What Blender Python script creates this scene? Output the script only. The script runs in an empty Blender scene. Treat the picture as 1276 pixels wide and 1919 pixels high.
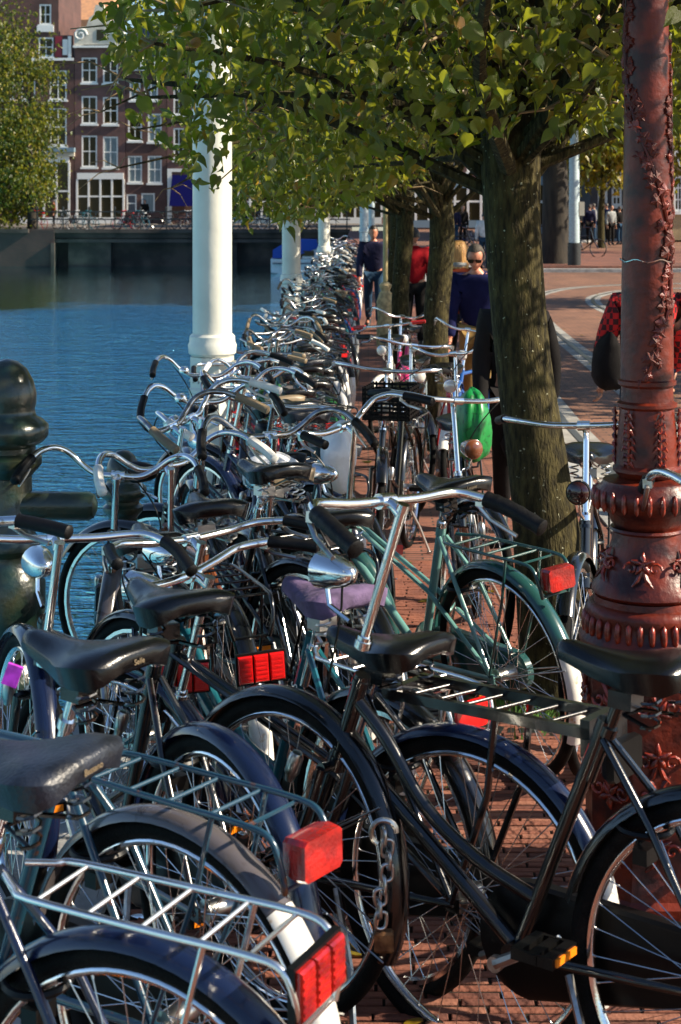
import bpy, math, random
import numpy as np
from mathutils import Vector, Matrix, Euler
R = math.radians
rnd = random.Random(7)
SC = bpy.context.scene
COL = SC.collection

# ------------------------------------------------------------------ camera, light, exposure
EYE = 1.80
cam_data = bpy.data.cameras.new('camera')
cam = bpy.data.objects.new('camera', cam_data)
COL.objects.link(cam)
cam.location = (0, 0, EYE)
cam.rotation_euler = (R(90), 0, 0)
cam_data.sensor_fit = 'AUTO'
cam_data.sensor_width = 36
cam_data.lens = 56.3
cam_data.shift_x = -0.0271
cam_data.shift_y = -0.3040
cam_data.clip_start = 0.05
cam_data.clip_end = 3000
cam_data.dof.use_dof = True
cam_data.dof.focus_distance = 5.2
cam_data.dof.aperture_fstop = 10
SC.camera = cam

SUN_EL, SUN_DIR = 34.0, (1.0, -0.10)          # towards the sun, seen from above
world = bpy.data.worlds.new('World')
SC.world = world
world.use_nodes = True
wn = world.node_tree
sky = wn.nodes.new('ShaderNodeTexSky')
sky.sky_type = 'NISHITA'
sky.sun_disc = False
sky.sun_elevation = R(SUN_EL)
sky.sun_rotation = math.atan2(SUN_DIR[0], SUN_DIR[1])
sky.air_density = 1.0
sky.dust_density = 0.4
sky.ozone_density = 3.5
bg = wn.nodes['Background']
bg.inputs['Strength'].default_value = 0.08
wn.links.new(sky.outputs['Color'], bg.inputs['Color'])
sun_data = bpy.data.lights.new('sun', 'SUN')
sun_data.energy = 5.0
sun_data.angle = R(0.5)
sun_data.color = (1.0, 0.87, 0.68)
sun = bpy.data.objects.new('sun', sun_data)
COL.objects.link(sun)
h = math.hypot(*SUN_DIR)
d = Vector((SUN_DIR[0]/h*math.cos(R(SUN_EL)), SUN_DIR[1]/h*math.cos(R(SUN_EL)), math.sin(R(SUN_EL))))
sun.rotation_euler = d.to_track_quat('Z', 'Y').to_euler()
SC.view_settings.view_transform = 'Standard'
SC.view_settings.look = 'None'
SC.view_settings.gamma = 1
SC.view_settings.use_curve_mapping = False
SC.view_settings.exposure = 1.1
SC.cycles.max_bounces = 8
SC.cycles.transparent_max_bounces = 8
try:
    SC.cycles.use_denoising = True
except Exception:
    pass

# ------------------------------------------------------------------ materials
MATS = {}
def mat(name, base, rough=0.5, metal=0.0, var=0.0, vscale=20.0, bump=0.0, bscale=60.0, base2=None, spec=0.5,
        coat=0.0, lo=0.4, hi=0.6, stretch=None, detail=4.0, trans=0.0, specks=None):
    """one Principled material; base2 is mixed in by noise (wear, rust, stains), bump is fine relief"""
    if name in MATS:
        return MATS[name]
    m = bpy.data.materials.new(name)
    m.use_nodes = True
    t = m.node_tree
    b = t.nodes['Principled BSDF']
    b.inputs['Base Color'].default_value = (*base, 1)
    b.inputs['Roughness'].default_value = rough
    b.inputs['Metallic'].default_value = metal
    b.inputs['Specular IOR Level'].default_value = spec
    b.inputs['Coat Weight'].default_value = coat
    b.inputs['Coat Roughness'].default_value = 0.08
    b.inputs['Transmission Weight'].default_value = trans
    tc = t.nodes.new('ShaderNodeTexCoord')
    src = tc.outputs['Object']
    if stretch:
        mp = t.nodes.new('ShaderNodeMapping')
        mp.inputs['Scale'].default_value = stretch
        t.links.new(src, mp.inputs['Vector'])
        src = mp.outputs['Vector']
    if base2 is not None or var > 0:
        n = t.nodes.new('ShaderNodeTexNoise')
        n.inputs['Scale'].default_value = vscale
        n.inputs['Detail'].default_value = detail
        t.links.new(src, n.inputs['Vector'])
        r = t.nodes.new('ShaderNodeValToRGB')
        b2 = base2 if base2 is not None else tuple(c*(1-var) for c in base)
        b1 = base if base2 is not None else tuple(min(1, c*(1+var)) for c in base)
        r.color_ramp.elements[0].position = lo
        r.color_ramp.elements[1].position = hi
        r.color_ramp.elements[0].color = (*b2, 1)
        r.color_ramp.elements[1].color = (*b1, 1)
        t.links.new(n.outputs['Fac'], r.inputs['Fac'])
        t.links.new(r.outputs['Color'], b.inputs['Base Color'])
    if specks:
        n3 = t.nodes.new('ShaderNodeTexNoise'); n3.inputs['Scale'].default_value = 55; n3.inputs['Detail'].default_value = 2
        t.links.new(tc.outputs['Object'], n3.inputs['Vector'])
        r3 = t.nodes.new('ShaderNodeValToRGB'); r3.color_ramp.elements[0].position = .70; r3.color_ramp.elements[1].position = .73
        t.links.new(n3.outputs['Fac'], r3.inputs['Fac'])
        m3 = t.nodes.new('ShaderNodeMixRGB'); m3.inputs['Color2'].default_value = (*specks, 1)
        t.links.new(r3.outputs['Color'], m3.inputs['Fac']); t.links.new(r.outputs['Color'], m3.inputs['Color1'])
        t.links.new(m3.outputs['Color'], b.inputs['Base Color'])
    if bump > 0:
        n2 = t.nodes.new('ShaderNodeTexNoise')
        n2.inputs['Scale'].default_value = bscale
        n2.inputs['Detail'].default_value = 5
        t.links.new(src, n2.inputs['Vector'])
        bp = t.nodes.new('ShaderNodeBump')
        bp.inputs['Strength'].default_value = bump
        bp.inputs['Distance'].default_value = 0.01
        t.links.new(n2.outputs['Fac'], bp.inputs['Height'])
        t.links.new(bp.outputs['Normal'], b.inputs['Normal'])
    MATS[name] = m
    return m

def paint(name, c, rust=None):
    if rust is None:
        rust = tuple(x*0.75 for x in c)
    return mat(name, c, 0.22, 0, base2=rust, vscale=26, lo=0.30, hi=0.38, coat=0.6, bump=0.03, bscale=300)

RUST = (0.11, 0.035, 0.012)
M_black = paint('black_enamel', (0.0022, 0.0022, 0.0026), (0.005, 0.004, 0.0035))
M_black_old = paint('worn_black_enamel', (0.003, 0.003, 0.003), (0.035, 0.014, 0.007))
M_navy = paint('navy_enamel', (0.004, 0.009, 0.034), (0.006, 0.009, 0.02))
M_teal = paint('teal_enamel', (0.006, 0.085, 0.11))
M_seagreen = paint('sea_green_enamel', (0.11, 0.25, 0.23), (0.10, 0.20, 0.18))
M_seadark = paint('dark_sea_green_enamel', (0.014, 0.065, 0.062), (0.02, 0.05, 0.045))
M_bluerust = paint('rusting_blue_enamel', (0.012, 0.045, 0.075), RUST)
M_copper = paint('copper_brown_enamel', (0.16, 0.05, 0.02), (0.08, 0.03, 0.015))
M_red = paint('red_enamel', (0.36, 0.012, 0.012))
M_pink = paint('pink_enamel', (0.55, 0.03, 0.16))
M_green = paint('green_enamel', (0.015, 0.11, 0.03))
M_yellow = paint('yellow_enamel', (0.60, 0.36, 0.02))
M_silver = paint('silver_enamel', (0.42, 0.43, 0.44))
M_grey = paint('grey_brown_enamel', (0.085, 0.075, 0.078), (0.045, 0.03, 0.024))
M_white = paint('white_enamel', (0.78, 0.76, 0.70), (0.50, 0.30, 0.12))
M_blue = paint('bright_blue_enamel', (0.012, 0.08, 0.30))
M_chrome = mat('chrome', (0.84, 0.84, 0.83), 0.13, 1.0, base2=(0.50, 0.44, 0.36), vscale=40, lo=0.25, hi=0.38, bump=0.03, bscale=200)
M_dullbar = mat('weathered_chrome', (0.40, 0.40, 0.40), 0.20, 1.0, base2=(0.16, 0.13, 0.10), vscale=30, lo=0.3, hi=0.5)
M_bright = mat('bright_plated_steel', (0.86, 0.86, 0.84), 0.27, 1.0, base2=(0.60, 0.55, 0.46), vscale=40, lo=0.2, hi=0.32)
M_alu = mat('dull_aluminium', (0.52, 0.52, 0.51), 0.28, 1.0, base2=(0.30, 0.27, 0.22), vscale=30, lo=0.3, hi=0.5)
M_rustmetal = mat('rusted_steel', (0.30, 0.15, 0.06), 0.6, 0.6, base2=(0.12, 0.05, 0.02), vscale=30, bump=0.2)
M_spoke = mat('spoke_steel', (0.55, 0.55, 0.54), 0.25, 1.0)
M_rubber = mat('black_rubber', (0.003, 0.003, 0.0035), 0.5, spec=0.22, bump=0.15, bscale=150, var=0.4)
M_tyre = mat('tyre_rubber', (0.003, 0.003, 0.003), 0.75, spec=0.12, bump=0.4, bscale=220, base2=(0.014, 0.011, 0.009), vscale=14, lo=0.25, hi=0.5)
M_leather = mat('black_saddle_vinyl', (0.0022, 0.0022, 0.0026), 0.24, spec=.38, bump=0.08, bscale=260, coat=0.1)
M_leather_worn = mat('worn_saddle_vinyl', (0.009, 0.012, 0.020), 0.36, bump=0.25, bscale=160, var=0.4)
M_tan = mat('tan_saddle_edge', (0.20, 0.15, 0.09), 0.5, bump=0.1)
M_purple = mat('purple_cloth', (0.10, 0.065, 0.135), 0.9, bump=0.6, bscale=40, var=0.25)
M_plasticwhite = mat('white_plastic', (0.76, 0.74, 0.68), 0.35, var=0.08)
M_bagwhite = mat('white_plastic_bag', (0.72, 0.73, 0.75), 0.45, bump=0.8, bscale=25)
M_baggreen = mat('green_plastic_bag', (0.006, 0.20, 0.04), 0.35, bump=0.3, bscale=14, base2=(0.004, 0.09, 0.02), vscale=45, lo=.36, hi=.46)
M_reflector = mat('red_reflector', (0.62, 0.004, 0.003), 0.18, bump=0.25, bscale=400, coat=0.5)
M_redlens = mat('dark_red_lens', (0.45, 0.008, 0.003), 0.10, coat=0.8, base2=(0.20, 0.003, 0.002), vscale=22, bump=.3, bscale=120)
M_amber = mat('amber_reflector', (0.85, 0.22, 0.01), 0.2, bump=0.2, bscale=400)
M_lens = mat('lamp_glass', (0.75, 0.74, 0.68), 0.06, 0.3, coat=1.0)
M_blackplastic = mat('black_plastic', (0.0025, 0.0025, 0.0025), 0.40, spec=0.22, bump=0.05)

# ------------------------------------------------------------------ mesh builder
class MB:
    def __init__(s):
        s.v, s.f = [], []
    def add(s, verts, faces):
        o = len(s.v)
        s.v += [tuple(p) for p in verts]
        s.f += [tuple(i+o for i in f) for f in faces]
        return s
    def box(s, c, size, rot=None):
        x, y, z = (q/2 for q in size)
        P = [Vector(p) for p in ((-x,-y,-z),(x,-y,-z),(x,y,-z),(-x,y,-z),(-x,-y,z),(x,-y,z),(x,y,z),(-x,y,z))]
        if rot is not None:
            P = [rot @ p for p in P]
        c = Vector(c)
        return s.add([p+c for p in P], [(0,3,2,1),(4,5,6,7),(0,1,5,4),(1,2,6,5),(2,3,7,6),(3,0,4,7)])
    def span(s, a, b):
        return s.box([(a[i]+b[i])/2 for i in range(3)], [abs(b[i]-a[i]) for i in range(3)])
    def tube(s, pts, r, n=8, closed=False, cap=True, flat=1.0):
        pts = [Vector(p) for p in pts]
        m = len(pts)
        rr = r if isinstance(r, (list, tuple)) else [r]*m
        up = None
        rings = []
        for i, p in enumerate(pts):
            if closed:
                t = pts[(i+1) % m]-pts[i-1]
            else:
                t = pts[min(i+1, m-1)]-pts[max(i-1, 0)]
            t.normalize()
            if up is None:
                a = Vector((0,0,1)) if abs(t.z) < 0.9 else Vector((0,1,0))
                up = (a - t*a.dot(t)).normalized()
            else:
                up = (up - t*up.dot(t))
                if up.length < 1e-6:
                    up = t.orthogonal()
                up.normalize()
            sd = t.cross(up)
            rings.append([p + (up*math.cos(q)*flat + sd*math.sin(q))*rr[i] for q in (2*math.pi*k/n for k in range(n))])
        V = [q for g in rings for q in g]
        F = []
        for i in range(m if closed else m-1):
            j = (i+1) % m
            for k in range(n):
                F.append((i*n+k, i*n+(k+1) % n, j*n+(k+1) % n, j*n+k))
        if cap and not closed:
            F.append(tuple(reversed(range(n))))
            F.append(tuple((m-1)*n+k for k in range(n)))
        return s.add(V, F)
    def lathe(s, prof, n=16, o=(0,0,0), ax='z', mtx=None, phase=0.0):
        V, F = [], []
        for (r, z) in prof:
            for k in range(n):
                a = 2*math.pi*k/n+phase
                p = (r*math.cos(a), r*math.sin(a), z)
                if ax == 'y': p = (p[0], z, p[1])
                if ax == 'x': p = (z, p[0], p[1])
                p = Vector(p)
                if mtx is not None: p = mtx @ p
                V.append(p+Vector(o))
        m = len(prof)
        for i in range(m-1):
            for k in range(n):
                F.append((i*n+k, i*n+(k+1) % n, (i+1)*n+(k+1) % n, (i+1)*n+k))
        F.append(tuple(reversed(range(n))))
        F.append(tuple((m-1)*n+k for k in range(n)))
        return s.add(V, F)
    def torus(s, R0, r, n=48, k=8, ax='y', flat=1.0, o=(0,0,0)):
        V, F = [], []
        for i in range(n):
            a = 2*math.pi*i/n
            for j in range(k):
                b = 2*math.pi*j/k
                q = R0+r*math.cos(b)
                w = r*math.sin(b)*flat
                p = (q*math.cos(a), w, q*math.sin(a)) if ax == 'y' else (q*math.cos(a), q*math.sin(a), w)
                V.append((p[0]+o[0], p[1]+o[1], p[2]+o[2]))
        for i in range(n):
            for j in range(k):
                F.append((i*k+j, i*k+(j+1) % k, ((i+1) % n)*k+(j+1) % k, ((i+1) % n)*k+j))
        return s.add(V, F)
    def loft(s, rings, cap=True):
        n = len(rings[0]); V = [p for g in rings for p in g]; F = []
        for i in range(len(rings)-1):
            for k in range(n):
                F.append((i*n+k, i*n+(k+1) % n, (i+1)*n+(k+1) % n, (i+1)*n+k))
        if cap:
            F.append(tuple(reversed(range(n)))); F.append(tuple((len(rings)-1)*n+k for k in range(n)))
        return s.add(V, F)
    def ball(s, c, r, n=12, m=8):
        rx, ry, rz = r if isinstance(r, (tuple, list)) else (r, r, r)
        prof = [(math.cos(t), math.sin(t)) for t in (-math.pi/2+math.pi*i/m for i in range(m+1))]
        prof = [(max(a, 0.02), b) for a, b in prof]
        M = Matrix.Diagonal((rx, ry, rz))
        return s.lathe(prof, n, c, mtx=M)
    def mesh(s, name, smooth=40):
        me = bpy.data.meshes.new(name)
        me.from_pydata(s.v, [], s.f)
        fix_mesh(me, smooth)
        return me

def fix_mesh(me, smooth=40):
    import bmesh
    bm = bmesh.new(); bm.from_mesh(me)
    bmesh.ops.recalc_face_normals(bm, faces=bm.faces)
    bm.to_mesh(me); bm.free()
    if smooth:
        me.shade_smooth()
        me.set_sharp_from_angle(angle=R(smooth))
    me.materials.append(None)

def smooth_path(pts, k=4, closed=False):
    P = [Vector(p) for p in pts]; out = []
    n = len(P)
    for i in range(n if closed else n-1):
        if closed:
            a, b, c, d = P[i-1], P[i], P[(i+1) % n], P[(i+2) % n]
        else:
            a, b, c, d = P[max(i-1,0)], P[i], P[i+1], P[min(i+2,n-1)]
        for j in range(k):
            t = j/k
            out.append(0.5*((2*b)+(c-a)*t+(2*a-5*b+4*c-d)*t*t+(3*b-a-3*c+d)*t**3))
    if not closed: out.append(P[-1])
    return out

def put(name, me, m, parent=None, mtx=None, label=None):
    if isinstance(me, MB):
        me = me.mesh(name)
    o = bpy.data.objects.new(name, me)
    COL.objects.link(o)
    if parent is not None: o.parent = parent
    if mtx is not None: o.matrix_local = mtx
    if len(me.materials) == 0: me.materials.append(None)
    if m is not None:
        o.material_slots[0].link = 'OBJECT'
        o.material_slots[0].material = m
    if label: o['label'] = label
    return o
def thing(name, label, cat, group=None, mtx=None):
    o = bpy.data.objects.new(name, None)
    o.empty_display_size = 0.1
    COL.objects.link(o)
    tag(o, label, cat, group)
    if mtx is not None: o.matrix_world = mtx
    return o
def tag(o, label, cat, group=None):
    o['label'] = label; o['category'] = cat
    if group: o['group'] = group
    return o
def struct(name, mb, m, smooth=30):
    me = mb.mesh(name, smooth) if isinstance(mb, MB) else mb
    o = put(name, me, m); o['kind'] = 'structure'
    return o
T = Matrix.Translation
def rot(a, ax): return Matrix.Rotation(a, 4, ax)
CACHE = {}
def cached(key, fn):
    if key not in CACHE:
        CACHE[key] = fn()
    return CACHE[key]

GP = [(-40,0),(3.2,0),(5.3,-.08),(9,-.22),(16,-.36),(36,-.36),(60,-.10),(88,.15),(200,.2),(3000,.2)]
def g(Y):
    for (a, za), (b, zb) in zip(GP, GP[1:]):
        if Y <= b:
            return za+(zb-za)*(Y-a)/(b-a)
    return GP[-1][1]
# ------------------------------------------------------------------ ground, street, quay, water
def brick_mat(name, c1, c2, mortar, w, hgt, mort=0.012, rough=0.75, bump=0.4, axis=None):
    m = bpy.data.materials.new(name); m.use_nodes = True
    t = m.node_tree; b = t.nodes['Principled BSDF']
    tc = t.nodes.new('ShaderNodeTexCoord')
    mp = t.nodes.new('ShaderNodeMapping')
    if axis == 'wall': mp.inputs['Rotation'].default_value = (R(-90), 0, 0)
    t.links.new(tc.outputs['Object'], mp.inputs['Vector'])
    br = t.nodes.new('ShaderNodeTexBrick')
    br.inputs['Scale'].default_value = 1.0
    br.inputs['Brick Width'].default_value = w
    br.inputs['Row Height'].default_value = hgt
    br.inputs['Mortar Size'].default_value = mort
    br.inputs['Color1'].default_value = (*c1, 1); br.inputs['Color2'].default_value = (*c2, 1)
    br.inputs['Mortar'].default_value = (*mortar, 1)
    t.links.new(mp.outputs['Vector'], br.inputs['Vector'])
    n = t.nodes.new('ShaderNodeTexNoise'); n.inputs['Scale'].default_value = 0.8; n.inputs['Detail'].default_value = 6
    t.links.new(mp.outputs['Vector'], n.inputs['Vector'])
    r = t.nodes.new('ShaderNodeValToRGB')
    r.color_ramp.elements[0].position = 0.3; r.color_ramp.elements[1].position = 0.7
    r.color_ramp.elements[0].color = (0.6, 0.6, 0.6, 1); r.color_ramp.elements[1].color = (1.15, 1.12, 1.08, 1)
    t.links.new(n.outputs['Fac'], r.inputs['Fac'])
    mx = t.nodes.new('ShaderNodeMixRGB'); mx.blend_type = 'MULTIPLY'; mx.inputs['Fac'].default_value = 1
    t.links.new(br.outputs['Color'], mx.inputs['Color1']); t.links.new(r.outputs['Color'], mx.inputs['Color2'])
    t.links.new(mx.outputs['Color'], b.inputs['Base Color'])
    b.inputs['Roughness'].default_value = rough
    bp = t.nodes.new('ShaderNodeBump'); bp.inputs['Strength'].default_value = bump; bp.inputs['Distance'].default_value = 0.01
    bp.invert = True
    t.links.new(br.outputs['Fac'], bp.inputs['Height']); t.links.new(bp.outputs['Normal'], b.inputs['Normal'])
    MATS[name] = m
    return m
M_paving = brick_mat('red_paving_bricks', (0.26, 0.10, 0.062), (0.18, 0.07, 0.048), (0.03, 0.024, 0.02), 0.205, 0.055, 0.006)
M_street = brick_mat('street_bricks', (0.27, 0.13, 0.075), (0.18, 0.085, 0.052), (0.06, 0.04, 0.033), 0.21, 0.10, 0.008)
M_brick = mat('paving_brick', (0.25, 0.095, 0.06), 0.85, spec=.2, base2=(0.14, 0.055, 0.04), vscale=5, lo=0.35, hi=0.65, bump=0.5, bscale=60)
M_joint = mat('paving_joint_sand', (0.016, 0.013, 0.010), 0.95, spec=.1, var=0.4, bump=0.4)
M_kerb = mat('grey_kerb_stone', (0.36, 0.36, 0.35), 0.75, base2=(0.24, 0.24, 0.23), vscale=6, bump=0.4)
M_quay = brick_mat('quay_wall_bricks', (0.055, 0.024, 0.02), (0.04, 0.02, 0.018), (0.03, 0.026, 0.022), 0.22, 0.07, 0.01, axis='wall')
M_dark_stone = mat('dark_bridge_stone', (0.075, 0.055, 0.045), 0.9, base2=(0.03, 0.024, 0.02), vscale=0.8, bump=0.5, bscale=5)
M_iron = mat('dark_iron', (0.012, 0.014, 0.014), 0.45, var=0.3)
M_rail = mat('tram_rail_steel', (0.42, 0.42, 0.41), 0.30, 0.9)
M_concrete = mat('pale_track_concrete', (0.33, 0.32, 0.29), 0.85, base2=(0.22, 0.21, 0.19), vscale=4, bump=0.3)
M_earth = mat('far_ground', (0.12, 0.10, 0.08), 0.9, var=0.3, vscale=0.5)

WATER_Z = -1.90
QX = -1.02          # quay edge
YS = [-6, 0, 1.5, 3.2, 4.2, 5.3, 7, 9, 12, 16, 24, 36, 48, 60, 74, 88, 110, 200, 600, 2500]
def strip(x0, x1, dz, y0=-6, y1=2500, side=0.0):
    ys = sorted({y for y in YS if y0 <= y <= y1} | {y0, y1})
    b = MB(); V = []; F = []
    for y in ys:
        z = g(y)+dz
        V += [(x0, y, z), (x1, y, z)]
        if side: V += [(x0, y, z-side), (x1, y, z-side)]
    k = 4 if side else 2
    for i in range(len(ys)-1):
        a, c = i*k, (i+1)*k
        F.append((a, a+1, c+1, c))
        if side:
            F.append((a, c, c+2, a+2)); F.append((a+1, a+3, c+3, c+1))
    if side:
        F.append((0, 2, 3, 1))
    return b.add(V, F)
NEAR_END = 9.0
walk_near = struct('pavement_bed', strip(QX, 1.5, -0.002, -6, NEAR_END), M_joint)
walk = struct('pavement', strip(QX, 1.5, 0.0, NEAR_END, 88), M_paving)
street = struct('street', strip(1.64, 60, -0.10, -6, 2500), M_street)
far_bank = struct('far_bank_ground', strip(-400, 1.64, 0.0, 100, 2500), M_earth)

# paving bricks that can be told apart, laid in courses across the walk
cells = []
row, y = 0, -1.0
rb = random.Random(3)
while y < NEAR_END-0.06:
    x = QX+0.36+(0.085 if row % 2 else 0.0)+rb.uniform(-.02,.02)
    while x < 1.48:
        cells.append((x, y)); x += 0.172
    y += 0.036; row += 1
def brick_box(mb, x, y, z, jx, jy, jz, ang):
    q = rot(ang, 'Z').to_3x3()
    c = 0.0025
    pts = []
    for zz, ins in ((-0.03, 0), (-c, 0), (0, c)):
        for sx, sy in ((-1,-1),(1,-1),(1,1),(-1,1)):
            p = q @ Vector((sx*(0.0825-ins), sy*(0.0130-ins), zz))
            pts.append((x+jx+p.x, y+jy+p.y, z+jz+p.z))
    mb.add(pts, [(0,1,5,4),(1,2,6,5),(2,3,7,6),(3,0,4,7),(4,5,9,8),(5,6,10,9),(6,7,11,10),(7,4,8,11),(8,9,10,11)])
singles = sorted([c for c in cells if 0.0 < c[0] < .55 and 2.95 < c[1]], key=lambda c: c[1])[:300]
sset = set(singles)
mb = MB()
for (x, y) in cells:
    if (x, y) in sset: continue
    brick_box(mb, x+0.086, y+0.018, g(y+0.018)+.002, rb.uniform(-.002,.002), rb.uniform(-.0012,.0012), rb.uniform(-.001,.003), rb.uniform(-.008,.008))
o = put('bricks', mb.mesh('bricks', 0), M_brick, walk_near); o['kind'] = 'stuff'
me1 = MB(); brick_box(me1, 0, 0, 0, 0, 0, 0, 0); me1 = me1.mesh('brick', 0)
M_bricks3 = [M_brick, mat('paving_brick_dark', (0.16, 0.06, 0.042), 0.85, spec=.2, base2=(0.09, 0.038, 0.03), vscale=5, bump=0.5),
             mat('paving_brick_pale', (0.30, 0.13, 0.085), 0.85, spec=.2, base2=(0.19, 0.08, 0.055), vscale=5, bump=0.5)]
for (x, y) in singles:
    put('brick', me1, rb.choice(M_bricks3), walk_near,
        T((x+0.086, y+0.018, g(y+0.018)+.002+rb.uniform(-.001,.003))) @ rot(rb.uniform(-.008,.008), 'Z') @ rot(rb.uniform(-.012,.012), 'X'))
# kerb stones between the walk and the street
kerb = struct('kerb', strip(1.5, 1.64, -0.02, -6, 88), M_kerb)
kme = MB(); kme.box((0,0,0), (0.16, 0.985, 0.14)); kme = kme.mesh('kerb_stone', 0)
y = 4.0
while y < 34:
    z = (g(y)+g(y+1))/2
    put('kerb_stone', kme, M_kerb, kerb, T((1.575, y+0.5, z-0.062+rb.uniform(0,.006))) @ rot(math.atan2(g(y+1)-g(y), 1), 'X'))
    y += 1.0
# quay wall with its coping stones
b = MB()
ys = [y for y in YS if y <= 88]
V, F = [], []
for y in ys: V += [(QX, y, g(y)-0.02), (QX, y, -4)]
for i in range(len(ys)-1): F.append((2*i, 2*i+1, 2*i+3, 2*i+2))
quay = struct('quay_wall', b.add(V, F), M_quay)
cme = MB(); cme.box((0,0,0), (0.36, 1.19, 0.22)); cme = cme.mesh('coping_stone', 0)
y = 1.0
while y < 60:
    z = (g(y)+g(y+1.2))/2
    put('coping_stone', cme, M_kerb, quay, T((QX+0.16, y+0.6, z-0.095+rb.uniform(0,.01))) @ rot(math.atan2(g(y+1.2)-g(y), 1.2), 'X'))
    y += 1.2
# raised pavement across the tram street
b = MB(); b.span((3.9, 48, -0.6), (40, 63, g(52)+0.03)); struct('island_pavement', b, M_paving)
b = MB(); b.span((3.6, 47.6, -0.6), (40, 47.99, g(50)-0.02)); struct('island_kerb', b, M_kerb)
pts = [(6.5, 61), (8.2, 66), (9.0, 71), (12, 75), (18, 77)]
b = MB(); b.tube([(x, y, g(y)-0.08) for x, y in smooth_path([(p[0], p[1], 0) for p in pts], 5) for x, y in [(x, y)]] if False else
       [(p.x, p.y, g(p.y)-0.09) for p in smooth_path([(q[0], q[1], 0) for q in pts], 5)], 0.22, 6, flat=0.4)
struct('street_kerb', b, M_kerb)

# tram track: grooved rails in pale concrete strips
def track(pts, name):
    P = smooth_path([(p[0], p[1], 0) for p in pts], 6)
    V, F = [], []
    conc, rail = MB(), MB()
    for wid, mbx, dz in ((0.17, conc, -0.096), (0.035, rail, -0.090)):
        for off in (0.0,):
            V, F = [], []
            for i, p in enumerate(P):
                t = (P[min(i+1, len(P)-1)]-P[max(i-1, 0)]).normalized()
                nrm = Vector((-t.y, t.x, 0))
                a, c = p+nrm*(wid+off), p-nrm*(wid-off)
                V += [(a.x, a.y, g(a.y)+dz), (c.x, c.y, g(c.y)+dz)]
            for i in range(len(P)-1): F.append((2*i, 2*i+1, 2*i+3, 2*i+2))
            mbx.add(V, F)
    r = struct(name, conc, M_concrete)
    put('rail', rail, M_rail, r)
track([(1.93, 3), (1.95, 8), (1.97, 13), (2.03, 18), (2.2, 26), (2.5, 36), (3.1, 48), (4.5, 62)], 'tram_track')
track([(3.0, 3), (3.03, 12), (3.1, 20), (3.28, 30), (3.7, 36), (4.4, 39), (5.6, 41), (8, 42.3), (14, 43)], 'tram_track')
track([(4.9, 30), (4.95, 35), (5.6, 38.2), (7.5, 40.3), (14, 41.4)], 'tram_track')

# water
m = bpy.data.materials.new('canal_water'); m.use_nodes = True
t = m.node_tree; bs = t.nodes['Principled BSDF']
bs.inputs['Base Color'].default_value = (0.30, 0.90, 1.0, 1)
bs.inputs['Metallic'].default_value = 1.0
bs.inputs['Roughness'].default_value = 0.03
bs.inputs['IOR'].default_value = 1.33
tc = t.nodes.new('ShaderNodeTexCoord')
# the wind ruffles the near water; under the bridge and houses it lies almost flat
sx = t.nodes.new('ShaderNodeSeparateXYZ'); t.links.new(tc.outputs['Object'], sx.inputs[0])
wn1 = t.nodes.new('ShaderNodeTexNoise'); wn1.inputs['Scale'].default_value = 0.25; t.links.new(tc.outputs['Object'], wn1.inputs['Vector'])
wa = t.nodes.new('ShaderNodeMath'); wa.operation = 'MULTIPLY_ADD'; wa.inputs[1].default_value = 14; t.links.new(wn1.outputs['Fac'], wa.inputs[0]); t.links.new(sx.outputs['Y'], wa.inputs[2])
wr_ = t.nodes.new('ShaderNodeMapRange'); wr_.inputs['From Min'].default_value = 56; wr_.inputs['From Max'].default_value = 64
wr_.inputs['To Min'].default_value = 1.0; wr_.inputs['To Max'].default_value = 0.10; t.links.new(wa.outputs[0], wr_.inputs['Value'])
prev = None
for sc, st, dist, det in (((1.0, 2.4, 1), 1.0, 0.32, 3), ((3.0, 7.5, 1), 1.0, 0.11, 3), ((0.25, 0.4, 1), 1.0, 0.10, 1)):
    mp = t.nodes.new('ShaderNodeMapping'); mp.inputs['Scale'].default_value = sc
    mp.inputs['Rotation'].default_value = (0, 0, R(12))
    t.links.new(tc.outputs['Object'], mp.inputs['Vector'])
    n = t.nodes.new('ShaderNodeTexNoise'); n.inputs['Scale'].default_value = 1.6; n.inputs['Detail'].default_value = det
    n.inputs['Distortion'].default_value = 0.4
    t.links.new(mp.outputs['Vector'], n.inputs['Vector'])
    bp = t.nodes.new('ShaderNodeBump'); t.links.new(wr_.outputs[0], bp.inputs['Strength']); bp.inputs['Distance'].default_value = dist
    t.links.new(n.outputs['Fac'], bp.inputs['Height'])
    if prev: t.links.new(prev.outputs['Normal'], bp.inputs['Normal'])
    prev = bp
t.links.new(prev.outputs['Normal'], bs.inputs['Normal'])
b = MB(); b.add([(-400, -40, WATER_Z), (QX, -40, WATER_Z), (QX, 104, WATER_Z), (-400, 104, WATER_Z)], [(0,1,2,3)])
struct('canal_water', b, m, 0)

# ------------------------------------------------------------------ the bridge across the canal
BY = 90.0
br = thing('canal_bridge', 'low dark bridge of stone and iron across the canal below the brick houses', 'bridge')
def px(x, Y): return (x-690)/3000*Y
def pz(y, Y): return EYE-(y-376)/3000*Y
b = MB(); b.span((-19, BY, -0.30), (QX, BY+10, 0.14)); put('deck', b, M_dark_stone, br)
b = MB(); b.span((-19, BY-0.25, 0.0), (QX, BY, 0.20)); b.span((-19, BY-0.12, -0.55), (QX, BY, -0.36)); put('cornice', b, M_dark_stone, br)
for x0, x1 in ((-16.9, -14.5), (-8.6, -7.4), (-1.7, QX)):
    b = MB(); b.span((x0, BY+0.2, -4), (x1, BY+9.8, -0.30)); put('pier', b, M_dark_stone, br)
b = MB(); b.span((-60, 100, -4), (QX, 100.6, 0.15)); put('back_wall', b, M_dark_stone, br)
b = MB(); b.span((-17.6, BY+.9, -4), (QX, BY+1.6, -0.30)); put('dark_wall', b, M_dark_stone, br)
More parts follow.
